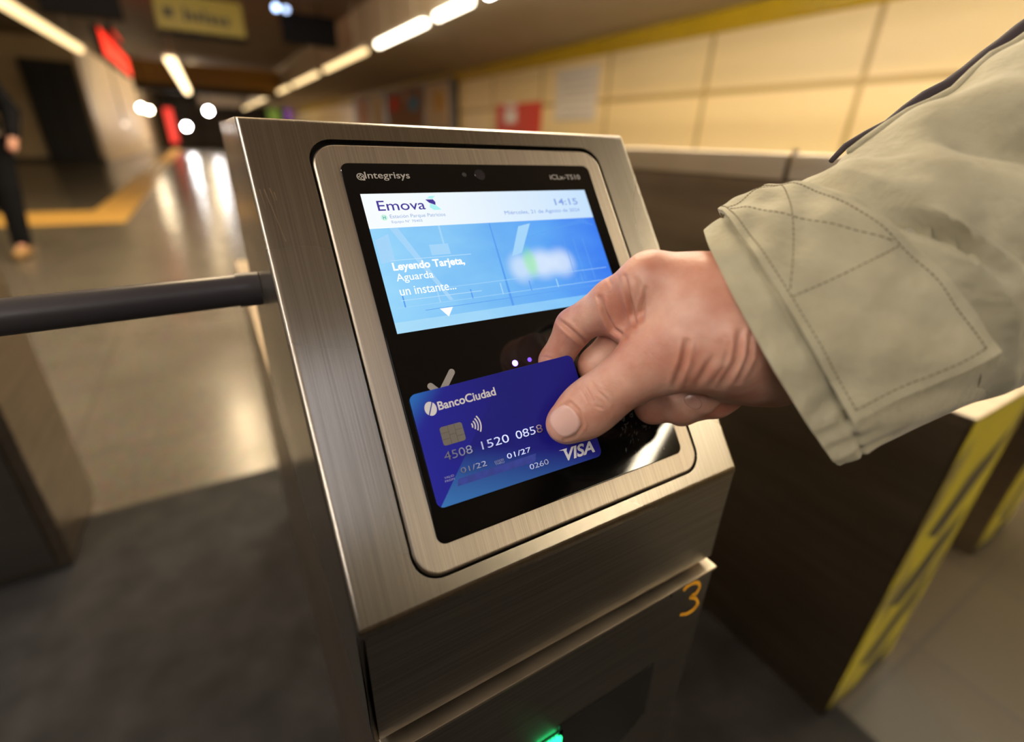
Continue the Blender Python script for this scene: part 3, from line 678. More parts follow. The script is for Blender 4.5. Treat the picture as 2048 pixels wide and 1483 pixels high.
def side_gate(X0, X1, Y0, label):
    t = empty('turnstile', ((X0 + X1) / 2, Y0 + .5, 0), label, 'turnstile', 'turnstiles in the row')
    zl = Z0 - 0.146
    bm = bmesh.new()
    pr = [(Y0, 0), (Y0, zl), (Y0 + .19, zl), (Y0 + .27, Z0 + .138), (Y0 + 1.6, Z0 + .138), (Y0 + 1.6, 0)]
    A = [bm.verts.new((X0, y, z)) for y, z in pr]; B = [bm.verts.new((X1, y, z)) for y, z in pr]
    bm.faces.new(A); bm.faces.new(B[::-1])
    for k in range(6): bm.faces.new((A[k], A[(k + 1) % 6], B[(k + 1) % 6], B[k]))
    bmesh.ops.bevel(bm, geom=list(bm.edges), offset=0.003, segments=2, affect='EDGES')
    from_bm('cabinet', bm, M_steel_dark, t, autosmooth=0.5)
    for i, (a, c) in enumerate(((Y0 + .262, Y0 + .362), (Y0 + .368, Y0 + 1.6))):
        bm = bmesh.new(); add_box(bm, (X0 - .004, a, Z0 + .139), (X1 + .004, c, Z0 + .183), .004)
        from_bm('top_rail', bm, M_steel_rail, t, autosmooth=0.5)
    bm = bmesh.new(); add_tube(bm, [(X0 + .01, Y0 + .365, Z0 + .18), (X0 + .01, Y0 + .365, Z0 + .19)], .006, 10); from_bm('bolt', bm, M_steel_rail, t)
    st = bm = bmesh.new(); add_box(bm, (X0 + .006, Y0 - .0015, .03), (X1 - .004, Y0 - .0002, zl - .006)); st = from_bm('warning_sticker', bm, M_hz, t)
    bm = bmesh.new()
    for k in range(4):
        z = zl - .12 - k * .17; f_ = Frame([X0, Y0 - .0017, 0], [1, 0, 0], [0, 0, 1], [0, -1, 0]); w_ = X1 - X0
        poly(bm, f_, [(w_ * .22, z - .12), (w_ * .50, z - .02), (w_ * .86, z + .05), (w_ * .84, z - .02), (w_ * .45, z - .15)])
    from_bm('chevron', bm, M_hz_dark, st)
    bm = bmesh.new(); add_box(bm, (X0 - .003, Y0 - .003, zl - .001), (X1 + .003, Y0 + .19, zl + .004), .002); from_bm('cap', bm, M_steel_rail, t, autosmooth=.5)
    return t
rg = side_gate(0.846, 1.11, 0.024, 'brown steel side cabinet with worn yellow warning strip, right of the reader')
rg2 = copy_tree(rg, (1.80, 0.555, 0)); rg2['label'] = 'dark steel cabinet at the right edge, behind the yellow-striped one'
lg = empty('turnstile', (-0.75, 1.36, 0), 'dull steel cabinet at the left edge beyond the barrier arm', 'turnstile', 'turnstiles in the row')
bm = bmesh.new(); add_box(bm, (-1.0, 1.21, 0.01), (-0.5, 1.53, Z0 + .15), .006); from_bm('cabinet', bm, M_steel_dark, lg, autosmooth=.5)
bm = bmesh.new(); add_box(bm, (-.985, 1.203, .03), (-0.53, 1.2095, Z0 + .13), .002); from_bm('front_panel', bm, M_steel_vert, lg, autosmooth=.5)
bm = bmesh.new(); add_box(bm, (-1.005, 1.2, Z0 + .15), (-0.495, 1.54, Z0 + .185), .006); from_bm('top_rail', bm, M_steel_rail, lg, autosmooth=.5)

# ================================================================== BACKGROUND FURNITURE
M_mon = plain('black_monitor', (0.003, 0.003, 0.004), 0.6, spec=.15)
def hung_panel(name, label, cat, lo, hi, Y, mat, parts=None, group=None):
    cx = (lo[0] + hi[0]) / 2
    t = empty(name, (cx, Y, lo[1]), label, cat, group)
    bm = bmesh.new(); add_box(bm, (lo[0], Y, lo[1]), (hi[0], Y + .12, hi[1]), .008); from_bm('body', bm, mat, t, autosmooth=.5)
    for x in (lo[0] + (hi[0] - lo[0]) * .3, lo[0] + (hi[0] - lo[0]) * .7):
        bm = bmesh.new(); add_tube(bm, [(x, Y + .06, hi[1] - .01), (x, Y + .06, CEIL)], .015, 8); from_bm('hanger', bm, M_mon, t)
    return t
a = on_y(560, 28, 12); c = on_y(672, 90, 12)
t = hung_panel('monitor', 'black hanging monitor right of the yellow sign', 'monitor', (1.83, Z0 + 1.84), (2.88, Z0 + 2.36), 12, M_mon, group='hanging monitors')
bm = bmesh.new(); add_box(bm, (1.86, 11.99, Z0 + 1.87), (2.85, 11.998, Z0 + 2.33)); from_bm('screen', bm, plain('monitor_off', (0.002, 0.002, 0.004), .5, spec=.15), t)
t = hung_panel('monitor', 'black hanging monitor at the top edge, left of the yellow sign', 'monitor', (-1.66, Z0 + 1.73), (-0.65, Z0 + 2.25), 11, M_mon, group='hanging monitors')
bm = bmesh.new(); add_box(bm, (-1.63, 10.99, Z0 + 1.76), (-.68, 10.998, Z0 + 2.22)); from_bm('screen', bm, bpy.data.materials['monitor_off'], t)
t = hung_panel('hanging_sign', 'yellow hanging direction sign with dark lettering', 'sign', (-0.22, Z0 + 1.62), (1.08, Z0 + 2.2), 11, M_mon)
M_sy = plain('yellow_sign_face', (0.27, 0.21, 0.004), .4)
bm = bmesh.new(); add_box(bm, (-.21, 10.985, Z0 + 1.70), (1.07, 10.999, Z0 + 2.19)); sf = from_bm('face', bm, M_sy, t)
bm = bmesh.new(); M_si = plain('sign_ink', (0.03, 0.025, 0.005), .5)
add_box(bm, (-.10, 10.98, Z0 + 1.86), (.04, 10.984, Z0 + 2.0)); from_bm('pictogram', bm, M_si, sf); bm = bmesh.new()
for x0, x1, z0, z1 in ((.18, .24, 1.83, 2.02), (.26, .34, 1.85, 1.97), (.36, .44, 1.84, 1.96), (.46, .50, 1.84, 2.02), (.53, .62, 1.83, 1.96), (.65, .73, 1.83, 1.95), (.76, .84, 1.82, 1.95)):
    add_box(bm, (x0, 10.98, Z0 + z0), (x1, 10.984, Z0 + z1))
from_bm('lettering', bm, M_si, sf)
# red lit indicator board, and a glowing strip for its reflection
def red_sign(X, Y0, Y1, z0, z1, s, label):
    t = empty('indicator_sign', (X, (Y0 + Y1) / 2, z0), label, 'sign', 'red lit signs')
    bm = bmesh.new(); add_box(bm, (X - .10, Y0, z0 - .03), (X - .004, Y1, z1 + .03), .01); from_bm('case', bm, M_mon, t)
    bm = bmesh.new(); add_box(bm, (X - .003, Y0 + .03, z0), (X + .004, Y1 - .03, z1), .003, 1); from_bm('lit_face', bm, emit('red_lit_face', (1.0, 0.035, 0.015), s), t)
    bm = bmesh.new(); add_tube(bm, [(X - .05, (Y0 + Y1) / 2, z1 + .03), (X - .05, (Y0 + Y1) / 2, CEIL)], .012, 8); from_bm('hanger', bm, M_mon, t)
    return t
red_sign(-1.02, 11.0, 15.4, Z0 + 1.26, Z0 + 1.62, 2.2, 'large glowing red sign at the upper left, left of the yellow sign')
red_sign(-0.86, 11.2, 12.4, Z0 + 1.56, Z0 + 1.64, 1.0, 'small dim red glow standing in for a reflection, just right of the large sign')  # glowing strip built in place of a reflected red streak
# red advertising panel at the far left end
t = empty('advert_panel', (-1.3, 40, 0), 'tall red lit advert panel at the far end beside the left wall', 'advert')
bm = bmesh.new(); add_box(bm, (-1.5, 40, 0.0), (-.98, 40.12, Z0 + 1.5), .02); from_bm('case', bm, M_mon, t)
bm = bmesh.new(); add_box(bm, (-1.46, 39.985, .36), (-1.02, 39.998, Z0 + 1.45)); from_bm('lit_face', bm, emit('red_advert_face', (0.8, 0.03, 0.015), 1.6), t)
# spot lamps far down the hall
def spot(px, py, Y, r, col, s, label, top=True):
    p = on_y(px, py, Y)
    t = empty('spot_lamp', p, label, 'lamp', 'round spot lamps far down the hall')
    bm = bmesh.new(); bmesh.ops.create_uvsphere(bm, u_segments=16, v_segments=10, radius=r); bmesh.ops.translate(bm, vec=Vector(p), verts=bm.verts); from_bm('bulb', bm, emit('spot_bulb', col, s), t, smooth=True)
    bm = bmesh.new(); add_tube(bm, [p + np.array([0, 0, r * .7]), (p[0], p[1], CEIL)], [r * .25, .02], 8); from_bm('stem', bm, M_mon, t)
spot(417, 222, 36, .15, (1.0, 0.95, 0.9), 160, 'bright white spot lamp, right of the two at the hall end')
spot(373, 253, 36, .15, (1.0, 0.95, 0.9), 160, 'bright bluish-white spot lamp low beside the red advert')
spot(282, 215, 24, .09, (1.0, 0.80, 0.52), 110, 'white spot lamp before the left wall, left of a twin pair')
spot(298, 220, 24, .09, (1.0, 0.80, 0.55), 40, 'paler twin spot lamp before the left wall, right of the pair')
spot(250, 248, 24, .08, (1.0, 0.8, 0.62), 1.6, 'dim pinkish spot lamp low before the left wall')
spot(552, 15, 11.5, .055, (0.45, 0.62, 1.0), 7, 'bluish spot lamp above the right-hand monitor')
spot(572, 19, 11.5, .05, (0.5, 0.66, 1.0), 4, 'dim bluish spot lamp beside the one above the monitor')
# things on the right wall
def wall_panel(name, label, cat, p0, p1, mat, thick=.04, X=WX):
    a = on_x(*p0, X); c = on_x(*p1, X)
    y0, y1 = sorted((a[1], c[1])); z0, z1 = sorted((a[2], c[2]))
    t = empty(name, (X, (y0 + y1) / 2, z0), label, cat)
    bm = bmesh.new(); add_box(bm, (X - thick, y0, z0), (X - .001, y1, z1), .006); from_bm('board', bm, mat, t, autosmooth=.5)
    return t, y0, y1, z0, z1
M_red = plain('red_board', (0.62, 0.03, 0.012), .4)
t, y0, y1, z0, z1 = wall_panel('wall_sign', 'red square sign with white figures on the cream wall', 'sign', (995, 210), (1081, 275), M_red)
bm = bmesh.new(); M_white = plain('white_paint', (0.75, 0.72, 0.68), .5)
yc = y1 - (y1 - y0) * .38; zc = z0 + (z1 - z0) * .72
for k in range(3):
    for s_ in range(1):
        yy = yc + (k - 1) * .18
        add_tube(bm, [(WX - .045, yy, zc - .20), (WX - .045, yy, zc + .06)], .06, 10); 
        bmesh.ops.create_uvsphere(bm, u_segments=10, v_segments=8, radius=.06, matrix=Matrix.Translation((WX - .045, yy, zc + .16)))
from_bm('pictogram', bm, M_white, t)
t, y0, y1, z0, z1 = wall_panel('notice_board', 'pale white notice on the cream wall, right of the red sign', 'notice', (1117, 142), (1191, 240), plain('pale_notice', (0.66, 0.6, 0.52), .35))
bm = bmesh.new()
for k in range(7): add_box(bm, (WX - .044, y0 + .1, z1 - .14 - k * .12), (WX - .0405, y1 - .1 - .12 * (k % 3), z1 - .11 - k * .12))
from_bm('print', bm, plain('grey_notice_print', (0.45, 0.42, 0.38), .5), t)
t, y0, y1, z0, z1 = wall_panel('poster_case', 'dark-framed poster case with red and blue pictures on the far right wall', 'poster', (712, 196), (918, 260), plain('dark_case', (0.03, 0.025, 0.02), .4), thick=.12)
zt2 = z1 - .05
M_p = [plain('poster_%s' % n, c, .8, spec=.1) for n, c in (('cream', (.6, .45, .3)), ('brown', (.25, .13, .07)), ('red', (.65, .05, .04)), ('blue', (.08, .25, .45)), ('skin', (.55, .3, .2)), ('amber', (.6, .33, .06)))]
Ls = y1 - y0
def post(nm, fy0, fy1, fz0, fz1, mi):
    bm = bmesh.new(); add_box(bm, (WX - .127, y0 + Ls * fy0, z0 + (zt2 - z0) * fz0), (WX - .121, y0 + Ls * fy1, z0 + (zt2 - z0) * fz1)); return from_bm(nm, bm, M_p[mi], t)
post('poster', .03, .2, .05, .98, 0); post('poster', .22, .56, .05, .98, 1); post('poster', .59, .78, .05, .98, 0); post('poster', .80, .96, .05, .98, 4)
def blobp(fy, fz, r1_, r2_, mi):
    bm = bmesh.new(); bmesh.ops.create_uvsphere(bm, u_segments=12, v_segments=8, radius=1, matrix=Matrix.Translation((WX - .128, y0 + Ls * fy, z0 + (zt2 - z0) * fz)) @ Matrix.Diagonal((.012, r1_, r2_, 1))); from_bm('poster_picture', bm, M_p[mi], t, smooth=True)
blobp(.30, .62, .40, .22, 3); blobp(.37, .80, .22, .14, 4); blobp(.48, .66, .45, .26, 2); blobp(.10, .6, .3, .3, 5)
# a shop glimpse at the far end
p = on_y(585, 226, 42); p2 = on_y(548, 228, 42)
t = empty('kiosk', (5.2, 42.2, 0), 'small dark stall with purple and green lit panels at the far end', 'stall')
bm = bmesh.new(); add_box(bm, (p2[0] - .6, 42, 0), (6.2, 43.0, p[2] + .5), .02); from_bm('stall_body', bm, M_mon, t)
bm = bmesh.new(); add_box(bm, (p[0] - .5, 41.97, p[2] - .6), (min(6.15, p[0] + .6), 41.998, p[2] + .4)); from_bm('purple_panel', bm, emit('purple_lit', (.35, .12, .4), .7), t)
bm = bmesh.new(); add_box(bm, (p2[0] - .4, 41.97, p2[2] - .6), (p2[0] + .4, 41.998, p2[2] + .3)); from_bm('green_panel', bm, emit('green_lit', (.2, .28, .04), .7), t)
# pale lintel near the far end
p = on_y(395, 196, 44); p2 = on_y(560, 200, 44)
struct(box('trim_6', (p[0], 44, p[2] - .45), (3.3, 44.3, p[2] + .25), plain('pale_lintel', (.7, .55, .38), .5)))

# ================================================================== WALKING PERSON AT THE LEFT EDGE
M_skin = None
m, nt, b = new_mat('skin'); setp(b, Roughness=0.42, Specular_IOR_Level=0.45, Subsurface_Weight=0.3, Subsurface_Scale=0.004)
b.inputs['Subsurface Radius'].default_value = (1.0, 0.35, 0.2)
tc = nt.nodes.new('ShaderNodeTexCoord')
n = nt.nodes.new('ShaderNodeTexNoise'); n.inputs['Scale'].default_value = 55; n.inputs['Detail'].default_value = 5; nt.links.new(tc.outputs['Object'], n.inputs['Vector'])
r = nt.nodes.new('ShaderNodeValToRGB'); r.color_ramp.elements[0].position = .3; r.color_ramp.elements[1].position = .72
r.color_ramp.elements[0].color = (0.47, 0.19, 0.125, 1); r.color_ramp.elements[1].color = (0.65, 0.385, 0.285, 1)
nt.links.new(n.outputs['Fac'], r.inputs[0]); nt.links.new(r.outputs[0], b.inputs['Base Color'])
n2 = nt.nodes.new('ShaderNodeTexVoronoi'); n2.inputs['Scale'].default_value = 900; n2.feature = 'DISTANCE_TO_EDGE'; nt.links.new(tc.outputs['Object'], n2.inputs['Vector'])
n3 = nt.nodes.new('ShaderNodeTexNoise'); n3.inputs['Scale'].default_value = 260; n3.inputs['Detail'].default_value = 4; nt.links.new(tc.outputs['Object'], n3.inputs['Vector'])
bp = nt.nodes.new('ShaderNodeBump'); bp.inputs['Strength'].default_value = .5; bp.inputs['Distance'].default_value = .0006; nt.links.new(n3.outputs['Fac'], bp.inputs['Height'])
bp2 = nt.nodes.new('ShaderNodeBump'); bp2.inputs['Strength'].default_value = .35; bp2.inputs['Distance'].default_value = .0003; nt.links.new(n2.outputs['Distance'], bp2.inputs['Height']); nt.links.new(bp.outputs[0], bp2.inputs['Normal'])
nt.links.new(bp2.outputs[0], b.inputs['Normal'])
M_skin = m
wx, wy = -1.60, 6.05
def wp(x, y, z): return (wx + x, wy + y, z)
walker = None
def chain(*p): return [(p[i][0], p[i + 1][0], p[i][1], p[i + 1][1]) for i in range(len(p) - 1)]
def build(name, groups, h, mat, parent):
    A = np.array([q for g in groups for s in g[0] for q in (s[0], s[1])]); mr = max(max(s[2], s[3]) for g in groups for s in g[0]) + 4 * h
    D, lo = sdf_grid(groups, A.min(0) - mr, A.max(0) + mr, h); V, Q = surface_nets(D, lo, h)
    return mesh_np(name, V, Q, mat, parent)
head = wp(-.02, -.03, 1.62)
body = [(chain((wp(0, 0, .98), .10), (wp(0, -.01, 1.2), .11), (wp(0, -.02, 1.36), .12), (wp(0, -.02, 1.46), .06), (wp(-.01, -.03, 1.55), .055)), .05, .05),
        (chain((wp(-.01, -.02, 1.66), .09), (wp(-.01, -.06, 1.6), .075)), .03, .04),
        (chain((wp(.17, -.02, 1.41), .05), (wp(.25, .03, 1.14), .042), (wp(.24, -.14, .93), .03), (wp(.23, -.2, .86), .035)), .02, .04),
        (chain((wp(-.17, -.02, 1.41), .05), (wp(-.24, .08, 1.14), .042), (wp(-.22, .02, .9), .03), (wp(-.21, 0, .82), .035)), .02, .04),
        (chain((wp(.09, 0, .93), .08), (wp(.1, -.2, .52), .055), (wp(.1, -.36, .1), .04), (wp(.1, -.47, .05), .035)), .02, .05),
        (chain((wp(-.09, 0, .93), .08), (wp(-.08, .12, .5), .055), (wp(-.07, .48, .18), .04), (wp(-.07, .46, .07), .03)), .02, .05)]
walker = build('person', body, .018, M_skin, None)
prop(walker, 'person in dark jacket and trousers walking past at the left edge', 'person')
M_jk = plain('black_jacket', (0.006, 0.006, 0.007), .9, spec=.08, bump=.3, bscale=60); M_tr = plain('dark_trousers', (0.005, 0.005, 0.006), .9, spec=.08); M_sh = plain('tan_shoe', (0.3, 0.17, 0.06), .6)
M_hem = plain('grey_green_shirt', (0.22, 0.22, 0.16), .8)
build('jacket', [(chain((wp(0, 0, 1.02), .15), (wp(0, -.01, 1.2), .145), (wp(0, -.02, 1.38), .14)), .05, .05),
        (chain((wp(.16, -.02, 1.41), .075), (wp(.25, .03, 1.14), .066), (wp(.24, -.12, .96), .055)), .02, .05),
        (chain((wp(-.16, -.02, 1.41), .075), (wp(-.24, .08, 1.14), .066), (wp(-.22, .02, .94), .055)), .02, .05)], .018, M_jk, walker)
build('shirt_hem', [(chain((wp(0, 0, .88), .155), (wp(0, 0, .98), .152)), .03, .03)], .018, M_hem, walker)
build('trousers', [(chain((wp(0, 0, .86), .13), (wp(0, 0, .93), .13)), .04, .04),
        (chain((wp(.09, 0, .88), .105), (wp(.1, -.2, .52), .082), (wp(.1, -.36, .12), .068)), .02, .05),
        (chain((wp(-.09, 0, .88), .105), (wp(-.08, .12, .5), .082), (wp(-.07, .46, .2), .068)), .02, .05)], .018, M_tr, walker)
build('shoe', [(chain((wp(.1, -.36, .055), .052), (wp(.1, -.5, .045), .043), (wp(.1, -.58, .042), .04)), .02, .03)], .012, M_sh, walker)
build('shoe', [(chain((wp(-.07, .5, .16), .048), (wp(-.07, .44, .065), .043), (wp(-.07, .38, .044), .04)), .02, .03)], .012, M_sh, walker)
build('hair', [(chain((wp(-.01, -.0, 1.68), .1), (wp(-.01, .02, 1.6), .085)), .03, .03)], .015, plain('dark_hair', (.012, .009, .007), .6), walker)

# ================================================================== BANK CARD
CC = np.array([[0.9798, -0.0027, -0.2002], [-0.1586, 0.5995, -0.7845], [0.1221, 0.8004, 0.5869]])
CO = np.array([0.0452, 0.0212, 0.0316 + Z0])
CARD = Frame(CO, CC[:, 0], CC[:, 1], CC[:, 2])
card = empty('bank_card', CARD(.0428, .027), 'blue bank card held flat against the reader glass', 'card')
m, nt, b = new_mat('blue_card_plastic'); setp(b, Roughness=0.38, Specular_IOR_Level=0.22)
tc = nt.nodes.new('ShaderNodeTexCoord'); sp = nt.nodes.new('ShaderNodeSeparateXYZ'); nt.links.new(tc.outputs['UV'], sp.inputs[0])
def mth(op, a, c=None, v=None):
    n_ = nt.nodes.new('ShaderNodeMath'); n_.operation = op
    nt.links.new(a, n_.inputs[0])
    if c is not None: nt.links.new(c, n_.inputs[1])
    if v is not None: n_.inputs[1].default_value = v
    return n_.outputs[0]
# printed design: deep blue, a paler wedge from the lower left corner, a pale upper left corner
X_, Y_ = sp.outputs['X'], sp.outputs['Y']
g1 = nt.nodes.new('ShaderNodeValToRGB'); g1.color_ramp.elements[0].color = (0.018, 0.020, 0.40, 1); g1.color_ramp.elements[1].color = (0.010, 0.006, 0.23, 1); g1.color_ramp.elements[1].position = .62
nt.links.new(X_, g1.inputs[0])
g2 = nt.nodes.new('ShaderNodeValToRGB'); g2.color_ramp.elements[0].color = (0.045, 0.22, 0.64, 1); g2.color_ramp.elements[1].color = (0.011, 0.010, 0.26, 1); g2.color_ramp.elements[0].position = .02; g2.color_ramp.elements[1].position = .58
nt.links.new(mth('ADD', mth('MULTIPLY', X_, v=.55), mth('MULTIPLY', Y_, v=1.0)), g2.inputs[0])
# right of the line (.014,.0)-(.42,.75)
wed = mth('GREATER_THAN', mth('SUBTRACT', mth('SUBTRACT', X_, v=.01), mth('MULTIPLY', Y_, v=.555)), v=0.0)
mx = nt.nodes.new('ShaderNodeMixRGB'); nt.links.new(wed, mx.inputs[0]); nt.links.new(g1.outputs[0], mx.inputs[1]); nt.links.new(g2.outputs[0], mx.inputs[2])
cor = nt.nodes.new('ShaderNodeMapRange'); cor.interpolation_type = 'SMOOTHSTEP'; cor.inputs['From Min'].default_value = .62; cor.inputs['From Max'].default_value = 1.05
nt.links.new(mth('SUBTRACT', Y_, mth('MULTIPLY', X_, v=1.6)), cor.inputs[0])
mx2 = nt.nodes.new('ShaderNodeMixRGB'); mx2.inputs[2].default_value = (0.025, 0.20, 0.68, 1); nt.links.new(cor.outputs[0], mx2.inputs[0]); nt.links.new(mx.outputs[0], mx2.inputs[1])
nt.links.new(mx2.outputs[0], b.inputs['Base Color'])
M_card = m
cb = slab('card_body', CARD, rrect(0, .0856, 0, .054, .0032, 6), -0.00076, 0, M_card, card, bev=0.00015)
me = cb.data; uvl = me.uv_layers.new(name='UVMap'); rl = np.array(card.location)
for lp in me.loops:
    q = np.array(me.vertices[lp.vertex_index].co) + rl - CO
    uvl.data[lp.index].uv = ((q @ CC[:, 0]) / .0856, (q @ CC[:, 1]) / .054)
M_cw = plain('white_card_print', (.72, .72, .74), .4); M_silver = plain('silver_embossing', (.55, .57, .75), .2, metal=1.0)
def CT(nm, s, u0, v0, wd, ht, mt, **k): return lettering(nm, s, CARD, u0 / 1000, v0 / 1000, wd / 1000, ht / 1000 if ht else None, mt, card, n=k.pop('n', 0.00002), depth=k.pop('depth', .00004), **k)
CT('bank_lettering', 'BancoCiudad', 12.0, 43.6, 29.0, 4.2, M_cw, bold=0.022)
bm = bmesh.new()   # bank mark: an oval split by a slanting slit
for sg in (1, -1):
    pts = []
    for k in range(25):
        t = math.radians(58 + 180 * k / 24 + (0 if sg > 0 else 180))
        pts.append((.00845 + .0026 * math.cos(t) + (-.00022 if sg > 0 else .00022), .0454 + .0033 * math.sin(t) + (.00014 if sg > 0 else -.00014)))
    poly(bm, CARD, pts, .00004)
from_bm('bank_mark', bm, M_cw, card)
chip = slab('chip', CARD, rrect(.0099, .0208, .0268, .0357, .0012, 4), -.0001, .00008, plain('chip_gold', (.25, .22, .17), .35, metal=.8), card)
bm = bmesh.new()
def cl(p, q, wd=.00009):
    p, q = np.array(p), np.array(q); d = (q - p) / np.linalg.norm(q - p); n_ = np.array([-d[1], d[0]]) * wd
    poly(bm, CARD, [p - n_, q - n_, q + n_, p + n_], .0001)
for yy in (.0297, .0327): cl((.0099, yy), (.0138, yy)); cl((.0170, yy), (.0208, yy))
cl((.0138, .0268), (.0138, .0357)); cl((.0170, .0268), (.0170, .0357)); cl((.0138, .0312), (.0170, .0312))
from_bm('chip_contacts', bm, plain('chip_line', (.09, .08, .06), .4), chip)
bm = bmesh.new()   # contactless waves
for k in range(4):
    r_ = .0014 + .00135 * k; cx, cy = .0241, .0325; pa = []
    for j in range(13):
        t = math.radians(-38 + 76 * j / 12); pa.append((t, r_))
    for (t0, _), (t1, _) in zip(pa, pa[1:]):
        poly(bm, CARD, [(cx + (r_ - .00032) * math.cos(t0), cy + (r_ - .00032) * 1.15 * math.sin(t0)), (cx + (r_ + .00032) * math.cos(t0), cy + (r_ + .00032) * 1.15 * math.sin(t0)), (cx + (r_ + .00032) * math.cos(t1), cy + (r_ + .00032) * 1.15 * math.sin(t1)), (cx + (r_ - .00032) * math.cos(t1), cy + (r_ - .00032) * 1.15 * math.sin(t1))], .00004)
from_bm('contactless_symbol', bm, M_cw, card)
for s, u, wd in (('4508', 8.6, 13.6), ('1520', 27.0, 13.8), ('0858', 44.6, 14.0)):
    CT('card_number', s, u, 20.1, wd, 3.9, M_silver, depth=.0007, bold=-.004)
CT('valid_from_date', '01/22', 14.4, 12.4, 12.6, 2.5, M_silver, depth=.0005)
CT('valid_thru_date', '01/27', 37.5, 12.4, 12.4, 2.5, M_silver, depth=.0005)
CT('branch_number', '0260', 46.9, 4.3, 9.9, 2.5, M_silver, depth=.0005)
M_fine = plain('pale_fine_print', (.35, .38, .6), .5)
CT('fine_print', 'VALID', 6.2, 12.2, 4.6, .95, M_fine); CT('fine_print', 'FROM', 6.2, 10.6, 4.4, .95, M_fine); CT('fine_print', 'GOOD', 31.0, 12.4, 4.6, .95, M_fine); CT('fine_print', 'THRU', 31.0, 11.2, 4.6, .95, M_fine)
CT('scheme_lettering', 'VISA', 66.0, 2.9, 16.2, 6.0, M_cw, bold=.03, shear=.28)
bm = bmesh.new(); poly(bm, CARD, q4([(63.6, 8.9), (68.2, 8.9), (67.6, 7.6), (65.6, 8.4)]), .00003); from_bm('scheme_mark', bm, M_cw, card)
# worn, blurred name line
bm = bmesh.new(); poly(bm, CARD, q4([(11.2, 7.3), (50.6, 7.3), (52.0, 11.0), (12.2, 10.4)]), .00003)
from_bm('smudged_name', bm, plain('smudged_print', (.03, .055, .40), .5, noise=.2, nscale=260), card)

# ================================================================== HAND
def A(x, y, D): return at(x, y, D)
palm = [(A(1302, 563, .2190), A(1440, 592, .213), .0124, .0188), (A(1314, 595, .240), A(1470, 625, .228), .0125, .020),
        (A(1332, 645, .256), A(1500, 680, .243), .012, .019), (A(1360, 705, .266), A(1520, 715, .25), .011, .018),
        (A(1345, 697, .2125), A(1450, 682, .2065), .0148, .0200), (A(1400, 688, .215), A(1530, 690, .224), .0190, .0240),
        (A(1490, 662, .2265), A(1760, 560, .232), .0315, .032), (A(1325, 640, .226), A(1395, 622, .212), .0105, .0175),
        (A(1452, 745, .25), A(1545, 735, .238), .0135, .0172), (A(1227, 628, .2405), A(1264, 648, .2345), .0098, .0105)]
thumb = chain((A(1345, 699, .2125), .0146), (A(1284, 736, .2165), .0126), (A(1236, 769, .2205), .0113), (A(1193, 803, .2262), .0121), (A(1165, 825, .2293), .0117), (A(1132, 847, .2319), .0098))
index = chain((A(1302, 563, .2190), .0122), (A(1225, 601, .2330), .0100), (A(1149, 654, .2510), .0096), (A(1110, 722, .2620), .0082), (A(1121, 772, .2545), .0070))
middle = chain((A(1314, 595, .240), .012), (A(1246, 672, .2525), .0102), (A(1194, 731, .2600), .0096), (A(1224, 772, .2585), .0086), (A(1272, 782, .2475), .0078))
ring = chain((A(1332, 645, .256), .0118), (A(1280, 755, .2675), .0096), (A(1305, 812, .268), .0092), (A(1362, 811, .2565), .009), (A(1402, 800, .2485), .0080))
pinky = chain((A(1360, 705, .266), .011), (A(1332, 786, .281), .0088), (A(1362, 820, .278), .0084), (A(1432, 804, .262), .0080), (A(1455, 795, .258), .0076))
groups = [(palm, .012, .01), (thumb, .006, .012), (index, .004, .008), (middle, .004, .007), (ring, .004, .006), (pinky, .004, .006)]
pts = np.array([q for g in groups for s in g[0] for q in (s[0], s[1])]); h = .00066
D, lo = sdf_grid(groups, pts.min(0) - .04, pts.max(0) + .042, h)
V, Q = surface_nets(D, lo, h)
# soften, then press the skin creases in
def vnormals(V, Q):
    n_ = np.cross(V[Q[:, 2]] - V[Q[:, 0]], V[Q[:, 3]] - V[Q[:, 1]]); N = np.zeros_like(V)
    for k in range(4): np.add.at(N, Q[:, k], n_)
    return N / (np.linalg.norm(N, axis=1)[:, None] + 1e-12)
E_ = np.concatenate([Q[:, [0, 1]], Q[:, [1, 2]], Q[:, [2, 3]], Q[:, [3, 0]]])
def smooth_np(V, it, f=.5):
    deg = np.zeros(len(V)); np.add.at(deg, E_[:, 0], 1); np.add.at(deg, E_[:, 1], 1)
    for _ in range(it):
        S = np.zeros_like(V); np.add.at(S, E_[:, 0], V[E_[:, 1]]); np.add.at(S, E_[:, 1], V[E_[:, 0]]); V = V * (1 - f) + f * S / deg[:, None]
    return V
V = smooth_np(V, 4)
N = vnormals(V, Q); PX = to_px(V); view = V - CAM; view /= np.linalg.norm(view, axis=1)[:, None]
facing = np.clip(-(N * view).sum(1) * 2.5, 0, 1); Dp = (V - CAM) @ RC[2]
